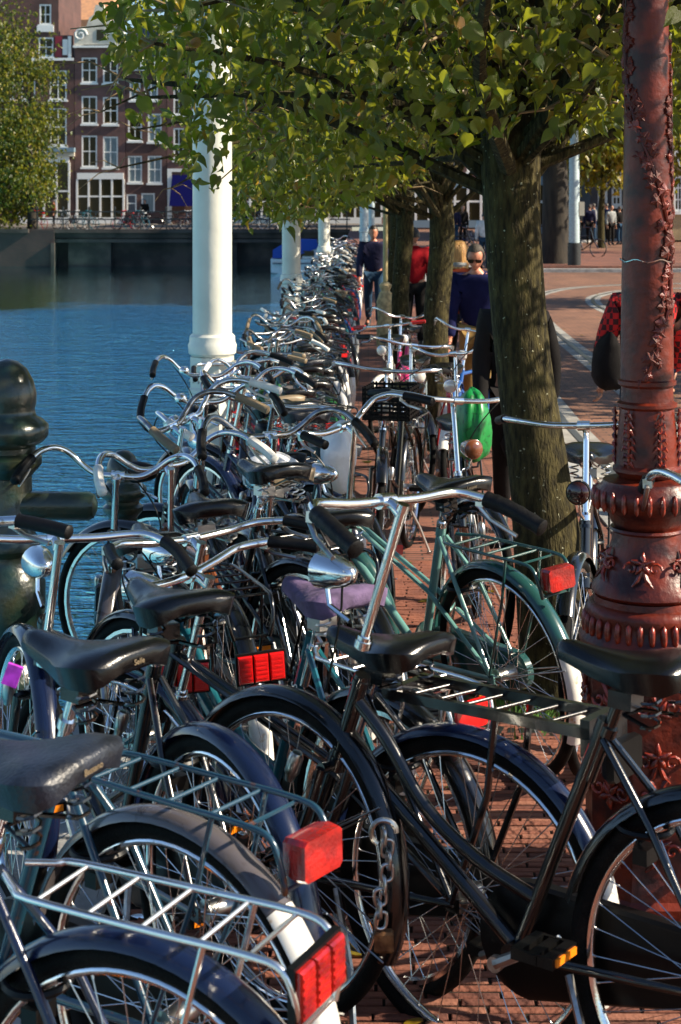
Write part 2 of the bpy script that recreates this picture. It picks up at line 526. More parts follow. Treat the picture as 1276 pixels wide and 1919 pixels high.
b = MB(); b.span((-60, BY-0.3, -4), (-17.6, BY+10, 0.14)); put('abutment', b, M_quay, br)
b = MB(); b.span((-60, BY-0.5, 0.0), (-19, BY-.301, 0.22)); b.span((-17.75, BY-.45, -2.1), (-17.55, BY-.301, -0.56))
put('abutment_coping', b, M_dark_stone, br)
rl = thing('bridge_railing', 'dark iron railing with thin posts along the top of the canal bridge', 'railing')
for z in (0.75, 1.18):
    b = MB(); b.tube([(-19, BY+0.05, z), (QX, BY+0.05, z)], 0.035, 6); put('rail', b, M_iron, rl)
pme = MB(); pme.lathe([(0.05,0),(0.04,0.1),(0.035,1.1),(0.07,1.2),(0.05,1.3),(0.01,1.33)], 8); pme = pme.mesh('post')
x = -18.6
while x < -1.1:
    put('post', pme, M_iron, rl, T((x, BY+0.05, 0.15))); x += 1.45

# ------------------------------------------------------------------ houses
M_wall1 = brick_mat('dark_brown_brickwork', (0.12, 0.052, 0.042), (0.09, 0.042, 0.036), (0.09, 0.055, 0.048), 0.22, 0.065, 0.010, axis='wall')
M_wall2 = brick_mat('purple_brown_brickwork', (0.17, 0.075, 0.065), (0.13, 0.06, 0.055), (0.13, 0.085, 0.075), 0.22, 0.065, 0.010, axis='wall')
M_wall3 = brick_mat('grey_brickwork', (0.085, 0.075, 0.08), (0.065, 0.06, 0.066), (0.09, 0.08, 0.08), 0.22, 0.065, 0.010, axis='wall')
M_wall4 = brick_mat('ochre_brickwork', (0.46, 0.34, 0.17), (0.40, 0.29, 0.15), (0.34, 0.28, 0.18), 0.22, 0.065, 0.010, axis='wall')
M_frame = mat('white_window_paint', (0.78, 0.78, 0.74), 0.4, var=0.06)
M_cream = mat('cream_stone', (0.66, 0.61, 0.50), 0.7, base2=(0.52, 0.48, 0.40), vscale=2, bump=0.2)
M_glass = mat('window_glass', (0.035, 0.028, 0.012), 0.12, spec=0.22)
M_curtain = mat('curtained_window', (0.20, 0.25, 0.26), 0.25, spec=.2, var=0.12, vscale=3, stretch=(4,1,0.6))
M_tiles = mat('orange_roof_tile', (0.50, 0.25, 0.12), 0.8, base2=(0.38, 0.20, 0.11), vscale=3)
M_roof = mat('dark_slate', (0.07, 0.08, 0.10), 0.6, var=0.3)
M_awning = mat('blue_awning', (0.001, 0.002, 0.055), 0.9, spec=.1)
M_reddoor = mat('crimson_shutter', (0.22, 0.008, 0.02), 0.4)
M_wood = mat('varnished_wood_door', (0.30, 0.13, 0.04), 0.4, var=0.2, stretch=(8,8,1))
M_bluegrey = mat('blue_grey_paint', (0.16, 0.24, 0.30), 0.5)

def wall_with_holes(x0, x1, z0, z1, Y, holes, depth=0.14):
    b = MB()
    xs = sorted({x0, x1} | {min(max(q, x0), x1) for hh in holes for q in (hh[0], hh[1])})
    zs = sorted({z0, z1} | {min(max(q, z0), z1) for hh in holes for q in (hh[2], hh[3])})
    for i in range(len(xs)-1):
        for j in range(len(zs)-1):
            cx, cz = (xs[i]+xs[i+1])/2, (zs[j]+zs[j+1])/2
            if any(hh[0] < cx < hh[1] and hh[2] < cz < hh[3] for hh in holes): continue
            b.add([(xs[i], Y, zs[j]), (xs[i+1], Y, zs[j]), (xs[i+1], Y, zs[j+1]), (xs[i], Y, zs[j+1])], [(0,1,2,3)])
    for (a, c, e, f) in holes:
        q = Y+depth
        b.add([(a,Y,e),(c,Y,e),(c,Y,f),(a,Y,f),(a,q,e),(c,q,e),(c,q,f),(a,q,f)], [(0,1,5,4),(1,2,6,5),(2,3,7,6),(3,0,4,7)])
    D = 9.0
    b.add([(x0,Y,z0),(x0,Y+D,z0),(x0,Y+D,z1),(x0,Y,z1),(x1,Y,z0),(x1,Y+D,z0),(x1,Y+D,z1),(x1,Y,z1)],
          [(0,1,2,3),(4,5,6,7),(1,5,6,2),(3,2,6,7)])
    me = bpy.data.meshes.new('wall'); me.from_pydata(b.v, [], b.f); me.materials.append(None)
    return me
def window(h, a, c, e, f, Y, bars=(1, 1), curtain=False, fw=0.10, door=None, sill=True, frame=None):
    w = MB(); q = Y+0.02
    w.span((a, q, e), (a+fw, q+0.08, f)); w.span((c-fw, q, e), (c, q+0.08, f))
    w.span((a+fw, q, e), (c-fw, q+0.08, e+fw)); w.span((a+fw, q, f-fw), (c-fw, q+0.08, f))
    for i in range(bars[0]):
        x = a+(c-a)*(i+1)/(bars[0]+1); w.span((x-0.03, q+0.025, e+fw), (x+0.03, q+0.075, f-fw))
    for i in range(bars[1]):
        z = e+(f-e)*(i+1)/(bars[1]+1); w.span((a+fw, q+0.022, z-0.035), (c-fw, q+0.078, z+0.035))
    o = put('window' if door is None else 'door', w.mesh('window', 0), frame or M_frame, h)
    p = MB(); p.span((a+0.03, q+0.05, e+0.03), (c-0.03, q+0.065, f-0.03))
    put('pane' if door is None else 'door_leaf', p.mesh('pane', 0), door or (M_curtain if curtain else M_glass), o)
    if sill:
        s = MB(); s.span((a-0.08, Y-0.10, e-0.14), (c+0.08, Y+0.02, e)); put('sill', s.mesh('sill', 0), M_frame, o)
def house(label, x0, x1, ztop, Y, wall, wins, shop=None, z0=0.0, D=9.0, roof=None, extras=None):
    h = thing('canal_house', label, 'house', None)
    holes = [w[:4] for w in wins]
    put('wall', wall_with_holes(x0, x1, z0, ztop, Y, holes), wall, h)
    for w in wins:
        window(h, *w[:4], Y, **(w[4] if len(w) > 4 else {}))
    if roof == 'cornice':
        b = MB(); b.span((x0-0.02, Y-0.35, ztop-0.55), (x1+0.02, Y, ztop)); b.span((x0-0.02, Y-0.2, ztop-0.8), (x1+0.02, Y, ztop-0.552))
        put('cornice', b.mesh('cornice', 0), M_frame, h)
    if roof in ('cornice', 'tiles', 'plain'):
        b = MB(); xm = (x0+x1)/2
        b.add([(x0,Y+.3,ztop),(x1,Y+.3,ztop),(x1,Y+D,ztop),(x0,Y+D,ztop),(x0,Y+D/2,ztop+3.2),(x1,Y+D/2,ztop+3.2)],
              [(0,1,5,4),(2,3,4,5),(1,2,5),(3,0,4),(0,3,2,1)])
        put('roof', b.mesh('roof', 0), M_tiles if roof == 'tiles' else M_roof, h)
    if extras: extras(h)
    return h
HY = 115.0
def W(a, c, t, e, Y=HY, **k): return (px(a, Y), px(c, Y), pz(e, Y), pz(t, Y), k)
zg = 0.15
# house 2: bell gable with white ornament
def gable(h):
    b = MB(); Y = HY
    prof = [(140,88),(140,62),(150,52),(163,50),(168,34),(176,28),(180,10),(195,10),(199,28),(207,34),(212,50),(225,52),(235,62),(235,88),(215,84),(160,84)]
    n = len(prof)
    V = [(px(a, Y), Y-0.22, pz(e, Y)) for a, e in prof]+[(px(a, Y), Y+0.3, pz(e, Y)) for a, e in prof]
    b.add(V, [tuple(range(n)), tuple(reversed(range(n, 2*n)))]+[(i, (i+1) % n, (i+1) % n+n, i+n) for i in range(n)])
    o = put('gable', b.mesh('gable', 0), M_cream, h)
    b = MB()
    for a, e in ((152, 66), (222, 66)):
        pts = [(px(a, Y)+0.5*(1-k/16)*math.cos(k*0.7), Y-0.26, pz(e, Y)+0.5*(1-k/16)*math.sin(k*0.7)) for k in range(14)]
        b.tube(pts, 0.07, 6)
    put('scroll', b, M_frame, o)
    b = MB(); b.span((px(182, Y), Y-0.25, pz(76, Y)), (px(196, Y), Y-0.2, pz(56, Y))); put('attic_window', b.mesh('w', 0), M_glass, h)
    b = MB(); b.span((px(138, Y), Y-0.34, pz(90, Y)), (px(237, Y), Y-0.225, pz(86, Y))); put('cornice', b.mesh('w', 0), M_frame, h)
    b = MB(); b.add([(px(142,Y),Y+.3,pz(88,Y)),(px(142,Y),Y+9,pz(88,Y)),(px(188,Y),Y+.3,pz(20,Y)),(px(188,Y),Y+9,pz(20,Y)),(px(233,Y),Y+.3,pz(88,Y)),(px(233,Y),Y+9,pz(88,Y))],
          [(0,1,3,2),(2,3,5,4),(0,2,4),(1,5,3)]); put('roof', b.mesh('roof', 0), M_roof, h)
def shopfront(h, a, c, t, Y=HY, n=4, fascia=M_frame, trans=0.42):
    x0, x1, z1 = px(a, Y), px(c, Y), pz(t, Y)
    b = MB(); q = Y-0.14
    b.span((x0, q, z1-0.45), (x1, Y-0.003, z1)); b.span((x0, q, zg), (x1, Y-0.003, zg+0.45))
    f = put('shopfront', b.mesh('w', 0), fascia, h)
    zz0, zz1 = zg+0.45, z1-0.45
    zm = zz0+(zz1-zz0)*(1-trans)
    w = (x1-x0)/n
    for i in range(n+1):
        b = MB(); b.span((x0+i*w-0.07, q+0.02, zz0), (x0+i*w+0.07, Y-0.004, zz1)); put('mullion', b.mesh('w', 0), M_frame, f)
    b = MB(); b.span((x0, q+0.03, zm-0.06), (x1, Y-0.006, zm+0.06)); put('transom', b.mesh('w', 0), M_frame, f)
    for i in range(n):
        b = MB(); b.span((x0+i*w+0.07, Y-0.07, zz0), (x0+(i+1)*w-0.07, Y-0.01, zz1)); put('pane', b.mesh('w', 0), M_glass, f)
def ex2(h):
    gable(h); shopfront(h, 145, 232, 324, n=4, trans=0.45)
house('narrow purple brown house with a white scrolled gable and white shopfront', px(140,HY), px(235,HY), pz(86,HY), HY, M_wall2,
      [W(153,182,108,155), W(193,221,110,156), W(153,182,180,232), W(193,221,182,233), W(153,182,254,313), W(193,221,256,314, curtain=True)], extras=ex2)
def ex1(h):
    Y = HY
    up = [W(72,100,70,106), W(74,96,8,46)]
    put('gable_wall', wall_with_holes(px(-60,Y), px(110,Y), pz(110,Y)+.004, pz(-30,Y), Y, [w[:4] for w in up]), M_wall1, h)
    for w in up: window(h, *w[:4], Y)
    b = MB(); b.span((px(60,Y), Y-0.6, pz(285,Y)), (px(142,Y)-0.02, Y-0.003, pz(277,Y))); put('canopy', b.mesh('w',0), M_bluegrey, h)
    b = MB(); b.span((px(66,Y), Y-0.3, pz(293,Y)), (px(141,Y)-0.02, Y-0.006, pz(285,Y)-0.01)); put('fascia', b.mesh('w',0), M_cream, h)
    shopfront(h, 36, 130, 293, n=4, trans=0.52)
    b = MB(); b.span((px(60,Y), Y-0.25, pz(114,Y)), (px(139,Y), Y-0.003, pz(109,Y))); put('cornice', b.mesh('w',0), M_frame, h)
    b = MB(); b.span((px(110,Y)+.005, Y, pz(110,Y)), (px(136,Y), Y+.3, pz(66,Y))); put('gable_step', b.mesh('w',0), M_wall1, h)
    b = MB(); b.span((px(104,Y), Y-0.08, pz(107,Y)), (px(116,Y), Y-0.005, pz(68,Y))); put('shutter', b.mesh('w',0), M_reddoor, h)
    b = MB(); b.span((px(118,Y), Y-0.1, pz(103,Y)), (px(127,Y), Y-0.005, pz(74,Y))); b.span((px(128,Y), Y-0.12, pz(109,Y)), (px(134,Y), Y-0.005, pz(68,Y)))
    put('gable_ornament', b.mesh('w',0), M_frame, h)
    b = MB(); b.span((px(70,Y), Y-0.12, pz(60,Y)), (px(101,Y), Y-0.005, pz(48,Y))); put('gable_band', b.mesh('w',0), M_frame, h)
    b = MB(); b.add([(px(112,Y),Y+3,pz(40,Y)),(px(180,Y),Y+3,pz(34,Y)),(px(176,Y),Y+9,pz(-40,Y)),(px(112,Y),Y+9,pz(-40,Y))], [(0,1,2,3)])
house('tall dark brick house with a red shutter and glazed shopfront behind the canal tree', px(-60,HY), px(139,HY), pz(110,HY), HY, M_wall1,
      [W(93,125,132,187), W(93,125,203,273), W(40,66,132,187), W(40,66,203,273), W(0,26,132,187), W(0,26,203,273)], extras=ex1)
b = MB(); Y = HY+14
b.add([(px(100,Y),Y,pz(40,Y)),(px(205,Y),Y,pz(34,Y)),(px(198,Y),Y+8,pz(-90,Y)),(px(100,Y),Y+8,pz(-90,Y)),(px(100,Y),Y+8,0),(px(205,Y),Y+8,0),(px(100,Y),Y,0),(px(205,Y),Y,0)],
      [(0,1,2,3),(0,6,7,1),(3,2,5,4),(1,7,5,2),(0,3,4,6)])
rh = thing('roof_house', 'sunlit orange tiled roof of the house behind the scrolled white gable', 'house')
put('tiled_roof', b.mesh('r', 0), M_tiles, rh)
house('dark brown house with white sashes and a pale door behind drooping leaves', px(236,HY), px(312,HY), pz(112,HY), HY, M_wall1,
      [W(243,263,148,188,curtain=True), W(270,296,150,188,curtain=True), W(240,266,213,264), W(277,303,213,266,curtain=True), W(240,266,292,342,curtain=True), W(277,303,292,343,curtain=True),
       W(237,256,364,398,door=M_roof,bars=(0,1),sill=False), W(265,290,362,398,door=M_curtain,bars=(0,0),sill=False)], roof='cornice')
def ex4(h):
    Y = HY
    b = MB(); b.add([(px(323,Y),Y-0.1,pz(328,Y)),(px(372,Y),Y-0.1,pz(328,Y)),(px(374,Y),Y-1.3,pz(386,Y)),(px(321,Y),Y-1.3,pz(386,Y)),(px(323,Y),Y-0.1,pz(382,Y)),(px(372,Y),Y-0.1,pz(382,Y))],
          [(0,3,2,1),(0,4,3),(1,2,5)]); put('awning', b.mesh('w',0), M_awning, h)
    b = MB(); b.span((px(314,Y),Y-0.1,zg),(px(322,Y),Y-0.004,pz(322,Y))); b.span((px(314,Y),Y-0.1,pz(322,Y)),(px(380,Y),Y-0.004,pz(316,Y)))
    put('door_surround', b.mesh('w',0), M_frame, h)
house('purple brick house with a deep blue awning behind the first cream post', px(313,HY), px(420,HY), pz(60,HY), HY, M_wall2,
      [W(325,345,240,300), W(325,345,160,215), W(360,380,240,300), W(360,380,160,215), W(395,412,240,300), W(395,412,160,215), W(395,412,320,345)], roof='cornice', extras=ex4)
house('dark house with grey shopfronts seen between the cream posts', px(421,HY), px(560,HY), pz(90,HY), HY, M_wall3,
      [W(a, a+18, t, t+48, curtain=(a % 2 == 0)) for a in (431, 462, 493, 524) for t in (130, 205, 285)], roof='cornice',
      extras=lambda h: shopfront(h, 425, 556, 345, n=6, fascia=M_bluegrey))
house('plain brown house seen behind the far cream posts above the boat', px(561,HY), px(720,HY), pz(70,HY), HY, M_wall2,
      [W(a, a+20, t, t+48) for a in (572, 606, 640, 674) for t in (130, 205, 285)], roof='cornice',
      extras=lambda h: shopfront(h, 566, 715, 345, n=6))
RY = 76.0
def WR(a, c, t, e, **k): return W(a, c, t, e, RY, **k)
def exR(h):
    b = MB(); b.span((px(1112,RY),RY-0.2,0),(px(1143,RY),RY-0.1,pz(388,RY)))
    put('step', b.mesh('w',0), M_kerb, h)
house('grey brick house with white sash windows and varnished door beside the red lamp column', px(1106,RY), px(1222,RY), pz(-80,RY), RY, M_wall3,
      [WR(1122,1142,238,299,bars=(1,3)), WR(1147,1167,238,299,bars=(1,3)), WR(1122,1142,140,216,bars=(1,3)), WR(1147,1167,140,216,bars=(1,3)),
       WR(1120,1138,321,348,bars=(2,2),sill=False), WR(1120,1138,349,388,door=M_wood,bars=(0,0),sill=False), WR(1146,1165,320,385,bars=(1,3)),
       WR(1122,1142,40,110,bars=(1,3)), WR(1147,1167,40,110,bars=(1,3)), WR(1185,1205,238,299,bars=(1,3)), WR(1185,1205,140,216,bars=(1,3))], extras=exR)
house('ochre house lit by the sun at the edge past the red lamp column', px(1223,RY-3), px(1420,RY-3), pz(-80,RY-3), RY-3, M_wall4,
      [W(a, a+18, t, t+66, RY-3, bars=(1,2)) for a in (1233, 1262, 1291, 1320) for t in (20, 120, 240, 330)])
house('dark house with blue grey shop windows behind the elm trunk', px(960,RY+4), px(1100,RY+4), pz(-40,RY+4), RY+4, M_wall1,
      [W(a, a+20, t, t+58, RY+4, bars=(1,2)) for a in (972, 1005, 1038, 1070) for t in (60, 150, 245)],
      extras=lambda h: shopfront(h, 965, 1096, 330, RY+4, n=6, fascia=M_bluegrey))
house('brown house with pale shop windows seen between the linden trunks', px(721,RY+22), px(962,RY+22), pz(40,RY+22), RY+22, M_wall2,
      [W(a, a+20, t, t+52, RY+22) for a in (735, 770, 805, 840, 875, 910) for t in (110, 190, 270)],
      extras=lambda h: shopfront(h, 730, 950, 338, RY+22, n=9, fascia=M_bluegrey))

# small white boat moored in front of the bridge
bt = thing('moored_boat', 'small white motor boat with a blue canvas cover before the bridge', 'boat', None, T((-2.75, 82, WATER_Z)))
M_hull = mat('white_boat_hull', (0.72, 0.72, 0.70), 0.3, var=0.1)
rings = []
for x, w, z0, z1 in ((-2.2,.75,.05,.75),(-1.0,.95,-.1,.72),(0.4,.95,-.1,.75),(1.4,.65,.0,.85),(2.2,.06,.5,.98)):
    rings.append([(x,-w,z1),(x,-w*.85,z0),(x,0,z0-.1),(x,w*.85,z0),(x,w,z1),(x,0,z1+.02)])
put('hull', MB().loft(rings), M_hull, bt)
b = MB(); b.box((0,0,.52),(4.2,1.94,.05)); put('rubbing_strip', b.mesh('w',0), M_roof, bt)
b = MB(); b.loft([[(-.6,-.7,.75),(-.6,.7,.75),(-.6,.6,1.25),(-.6,-.6,1.25)],[(.5,-.65,.8),(.5,.65,.8),(.1,.5,1.3),(.1,-.5,1.3)]]); put('cabin', b.mesh('w',0), M_hull, bt)
b = MB(); b.box((-.3,-.69,1.02),(.6,.06,.26)); b.box((.42,0,1.04),(.06,.8,.26)); put('cabin_window', b.mesh('w',0), M_glass, bt)
b = MB(); b.loft([[(-2.1,-.8,.78),(-2.1,.8,.78),(-2.1,.6,1.2),(-2.1,-.6,1.2)],[(-1.2,-.85,.78),(-1.2,.85,.78),(-1.2,.7,1.75),(-1.2,-.7,1.75)],[(.2,-.6,1.3),(.2,.6,1.3),(.1,.5,1.72),(.1,-.5,1.72)]])
put('canvas_cover', b, mat('blue_canvas', (0.012, 0.06, 0.33), 0.8, bump=0.3, bscale=8), bt)
# ------------------------------------------------------------------ trees
def leaf_material(name, stops, trans=0.42, tcol=(0.46, 0.48, 0.02)):
    m = bpy.data.materials.new(name); m.use_nodes = True
    t = m.node_tree; b = t.nodes['Principled BSDF']; out = t.nodes['Material Output']
    ge = t.nodes.new('ShaderNodeNewGeometry'); oi = t.nodes.new('ShaderNodeObjectInfo')
    ad = t.nodes.new('ShaderNodeMath'); ad.operation = 'ADD'
    t.links.new(ge.outputs['Random Per Island'], ad.inputs[0]); t.links.new(oi.outputs['Random'], ad.inputs[1])
    fr = t.nodes.new('ShaderNodeMath'); fr.operation = 'FRACT'; t.links.new(ad.outputs[0], fr.inputs[0])
    r = t.nodes.new('ShaderNodeValToRGB')
    while len(r.color_ramp.elements) < len(stops): r.color_ramp.elements.new(0.5)
    for e, (p, c) in zip(r.color_ramp.elements, stops):
        e.position = p; e.color = (*c, 1)
    t.links.new(fr.outputs[0], r.inputs['Fac'])
    tcn = t.nodes.new('ShaderNodeTexCoord'); ln = t.nodes.new('ShaderNodeTexNoise'); ln.inputs['Scale'].default_value = 45; ln.inputs['Detail'].default_value = 3
    t.links.new(tcn.outputs['Object'], ln.inputs['Vector'])
    lr_ = t.nodes.new('ShaderNodeMapRange'); lr_.inputs['From Min'].default_value = .3; lr_.inputs['From Max'].default_value = .7; lr_.inputs['To Min'].default_value = .55; lr_.inputs['To Max'].default_value = 1.3
    t.links.new(ln.outputs['Fac'], lr_.inputs['Value'])
    mm_ = t.nodes.new('ShaderNodeVectorMath'); mm_.operation = 'SCALE'
    t.links.new(r.outputs['Color'], mm_.inputs[0]); t.links.new(lr_.outputs[0], mm_.inputs['Scale'])
    t.links.new(mm_.outputs[0], b.inputs['Base Color'])
    lb = t.nodes.new('ShaderNodeBump'); lb.inputs['Strength'].default_value = .5; lb.inputs['Distance'].default_value = .01
    t.links.new(ln.outputs['Fac'], lb.inputs['Height']); t.links.new(lb.outputs['Normal'], b.inputs['Normal'])
    b.inputs['Roughness'].default_value = 0.34
    tr = t.nodes.new('ShaderNodeBsdfTranslucent')
    mx = t.nodes.new('ShaderNodeMixRGB'); mx.blend_type = 'MIX'; mx.inputs['Fac'].default_value = 0.55
    mx.inputs['Color2'].default_value = (*tcol, 1)
    t.links.new(r.outputs['Color'], mx.inputs['Color1']); t.links.new(mx.outputs['Color'], tr.inputs['Color'])
    ms = t.nodes.new('ShaderNodeMixShader'); ms.inputs['Fac'].default_value = trans
    t.links.new(b.outputs['BSDF'], ms.inputs[1]); t.links.new(tr.outputs['BSDF'], ms.inputs[2])
    t.links.new(ms.outputs['Shader'], out.inputs['Surface'])
    return m
G1, G2, G3 = (0.014, 0.038, 0.004), (0.046, 0.076, 0.005), (0.14, 0.15, 0.009)
M_leaf = leaf_material('linden_leaf', [(0.0, G1), (0.50, G2), (0.84, G3), (0.93, (0.12, 0.11, 0.012)), (0.965, (0.34, 0.20, 0.015)), (1.0, (0.20, 0.06, 0.012))])
M_leaf_y = leaf_material('yellowing_leaf', [(0.0, (0.03, 0.06, 0.008)), (0.35, (0.10, 0.12, 0.012)), (0.7, (0.24, 0.20, 0.02)), (1.0, (0.40, 0.26, 0.02))], 0.5, (0.42, 0.36, 0.03))
M_leaf_d = leaf_material('elm_leaf', [(0.0, G1), (0.6, G2), (0.9, G3), (1.0, (0.2, 0.16, 0.02))])
M_leaf_c = leaf_material('canal_tree_leaf', [(0.0, (0.02, 0.05, 0.006)), (0.5, (0.05, 0.085, 0.01)), (0.85, (0.12, 0.13, 0.014)), (1.0, (0.28, 0.20, 0.02))], 0.5, (0.32, 0.32, 0.03))
M_bark = mat('linden_bark', (0.068, 0.056, 0.021), 0.95, base2=(0.018, 0.015, 0.007), vscale=13, lo=0.38, hi=0.66, bump=1.0, bscale=34, spec=.2, specks=(.30,.30,.20), stretch=(3.6, 3.6, 1.1), detail=8)
M_bark_d = mat('dark_elm_bark', (0.035, 0.028, 0.02), 0.95, base2=(0.015, 0.012, 0.01), vscale=3, bump=1.0, bscale=10, stretch=(2,2,.5))
M_twig = mat('pale_twig', (0.22, 0.15, 0.07), 0.7, var=0.3)
LEAF = np.array([(0,0,0),(-.16,-.09,.05),(-.33,-.03,.10),(-.43,.16,.14),(-.42,.38,.14),(-.31,.62,.10),(-.15,.86,.0),(0,1.16,-.22),(.15,.86,.02),(.31,.62,.13),(.42,.38,.15),(.43,.16,.11),(.33,-.03,.06),(.16,-.09,.03),(0,.40,-.03)], float)
LEAF[:, 1] -= 0.0
LF = [(i,(i+1) % 14,14) for i in range(14)]
NL = 15
def leaf_frames(n, rg, droop=0.9):
    a = rg.uniform(0, 2*np.pi, n)
    down = rg.normal(-droop, 0.55, n)
    ydir = np.stack([np.cos(a), np.sin(a), down], 1); ydir /= np.linalg.norm(ydir, axis=1)[:, None]
    r = rg.normal(0, 1, (n, 3)); r[:, 2] += 1.2
    z = r-ydir*(r*ydir).sum(1)[:, None]; z /= np.linalg.norm(z, axis=1)[:, None]
    x = np.cross(ydir, z)
    return np.stack([x, ydir, z], 2)
def leaf_mesh(pts, size, rg, name):
    n = len(pts)
    Fm = leaf_frames(n, rg)
    s = size*rg.uniform(0.65, 1.2, n)
    fold = rg.uniform(0.2, 2.4, n)
    L = np.repeat(LEAF[None], n, 0); L[:, :, 2] *= fold[:, None]; L[:, :, 0] *= rg.uniform(0.7, 1.1, n)[:, None]; L[:, :, 2] -= (L[:, :, 1]**2)*rg.uniform(-.15, .45, n)[:, None]
    V = np.einsum('nij,nkj->nki', Fm, L)*s[:, None, None]+pts[:, None, :]
    me = bpy.data.meshes.new(name)
    nv = n*NL
    F = (np.array(LF)[None]+(np.arange(n)*NL)[:, None, None]).reshape(-1)
    me.vertices.add(nv); me.vertices.foreach_set('co', V.reshape(-1).astype('f'))
    nf = n*14
    me.loops.add(nf*3); me.loops.foreach_set('vertex_index', F.astype('i'))
    me.polygons.add(nf); me.polygons.foreach_set('loop_start', (np.arange(nf)*3).astype('i')); me.polygons.foreach_set('loop_total', np.full(nf, 3, 'i'))
    me.update(calc_edges=True); me.shade_smooth(); me.materials.append(None)
    return me
leaf_one = {}
def tree(name, label, base, path, radii, crown, nclump, nleaf, lsize, seed, bark=M_bark, lmat=M_leaf, group=None, twigs=40,
         single=0, cond=None, extra_clumps=(), limb_top=None, spread=0.28, lsd=None):
    rg = np.random.default_rng(seed); rr = random.Random(seed)
    t = thing(name, label, 'tree', group, T(base))
    P = smooth_path(path, 4)
    rad = np.interp(np.linspace(0, 1, len(P)), np.linspace(0, 1, len(radii)), radii)
    b = MB()
    n = 20
    b.tube(P, list(rad), n)
    me = b.mesh('trunk', 60)
    for v in me.vertices:      # buttress and swelling
        k = math.sin(v.co.z*5+seed)*0.02+math.sin(math.atan2(v.co.y, v.co.x)*3+v.co.z*2)*0.03
        v.co.x *= 1+k*0.4; v.co.y *= 1+k*0.4
    put('trunk', me, bark, t)
    (cx, cy, cz), (rx, ry, rz) = crown
    C = []
    while len(C) < nclump:
        p = rg.normal(0, 1, 3); p /= np.linalg.norm(p); p *= rg.uniform(0.35, 1.0)**0.5
        q = np.array([cx+p[0]*rx, cy+p[1]*ry, cz+p[2]*rz])
        if cond is None or cond(q+np.array(base)): C.append(q)
    for e in extra_clumps: C.append(np.array(e, float)-np.array(base))
    C = np.array(C)
    # limbs from the trunk to clump centres
    limb, twig = MB(), MB()
    top = Vector(P[-1]); k0 = int(len(P)*0.62)
    for i, c in enumerate(C):
        if i % max(1, nclump//twigs) and i < nclump: continue
        s = P[rr.randrange(k0, len(P))]
        c = Vector(c); mid = s.lerp(c, 0.5)+Vector((rr.uniform(-.12,.12), rr.uniform(-.12,.12), rr.uniform(0.0,.20)*min(1.0, (c-s).length)))
        rr0 = min(radii[-1]*0.42, 0.012*(c-s).length+0.008)
        limb.tube(smooth_path([s, mid, c], 4), [rr0*(1-q/9*0.85) for q in range(9)], 6)
        for _ in range(3):
            e = c+Vector((rr.uniform(-.32,.32), rr.uniform(-.32,.32), rr.uniform(-.2,.15)))
            twig.tube([c, c.lerp(e, .5)+Vector((0,0,.04)), e], [0.006, 0.004, 0.002], 4)
    put('limbs', limb, bark, t)
    put('twigs', twig, M_twig, t)['kind'] = 'stuff'
    w = rg.uniform(0.5, 1.5, len(C)); w /= w.sum()
    idx = rg.choice(len(C), nleaf, p=w)
    sd = np.array(lsd if lsd else (spread*1.2, spread*1.2, spread*0.75))
    pts = C[idx]+rg.normal(0, 1, (nleaf, 3))*sd
    if cond is not None:
        keep = np.array([cond(q+np.array(base)) for q in pts]); pts = pts[keep]
    if single:
        wpos = pts+np.array(base)
        X = wpos[:, 0]/wpos[:, 1]; Z = (wpos[:, 2]-EYE)/wpos[:, 1]
        vis = (X > -.23) & (X < .2) & (Z < .125) & (wpos[:, 1] > 1)
        order = np.argsort(np.where(vis, wpos[:, 1], 1e9))[:single]
        mask = np.ones(len(pts), bool); mask[order] = False
        fr = leaf_frames(len(order), rg)
        if 'leaf' not in leaf_one:
            for k in range(3):
                L = LEAF.copy(); L[:, 2] *= (0.5, 1.3, 2.2)[k]
                me = bpy.data.meshes.new('leaf'); me.from_pydata([tuple(v) for v in L], [], LF); me.shade_smooth(); me.materials.append(None)
                leaf_one[k] = me
            leaf_one['leaf'] = 1
        for j, i in enumerate(order):
            M = Matrix([[*fr[j][0], 0], [*fr[j][1], 0], [*fr[j][2], 0], [0, 0, 0, 1]])
            put('leaf', leaf_one[rr.randrange(3)], lmat, t, T(pts[i]) @ M @ Matrix.Scale(lsize*rr.uniform(.75, 1.25), 4))
        pts = pts[mask]
    o = put('crown', leaf_mesh(pts, lsize, rg, 'crown'), lmat, t); o['kind'] = 'stuff'
    return t

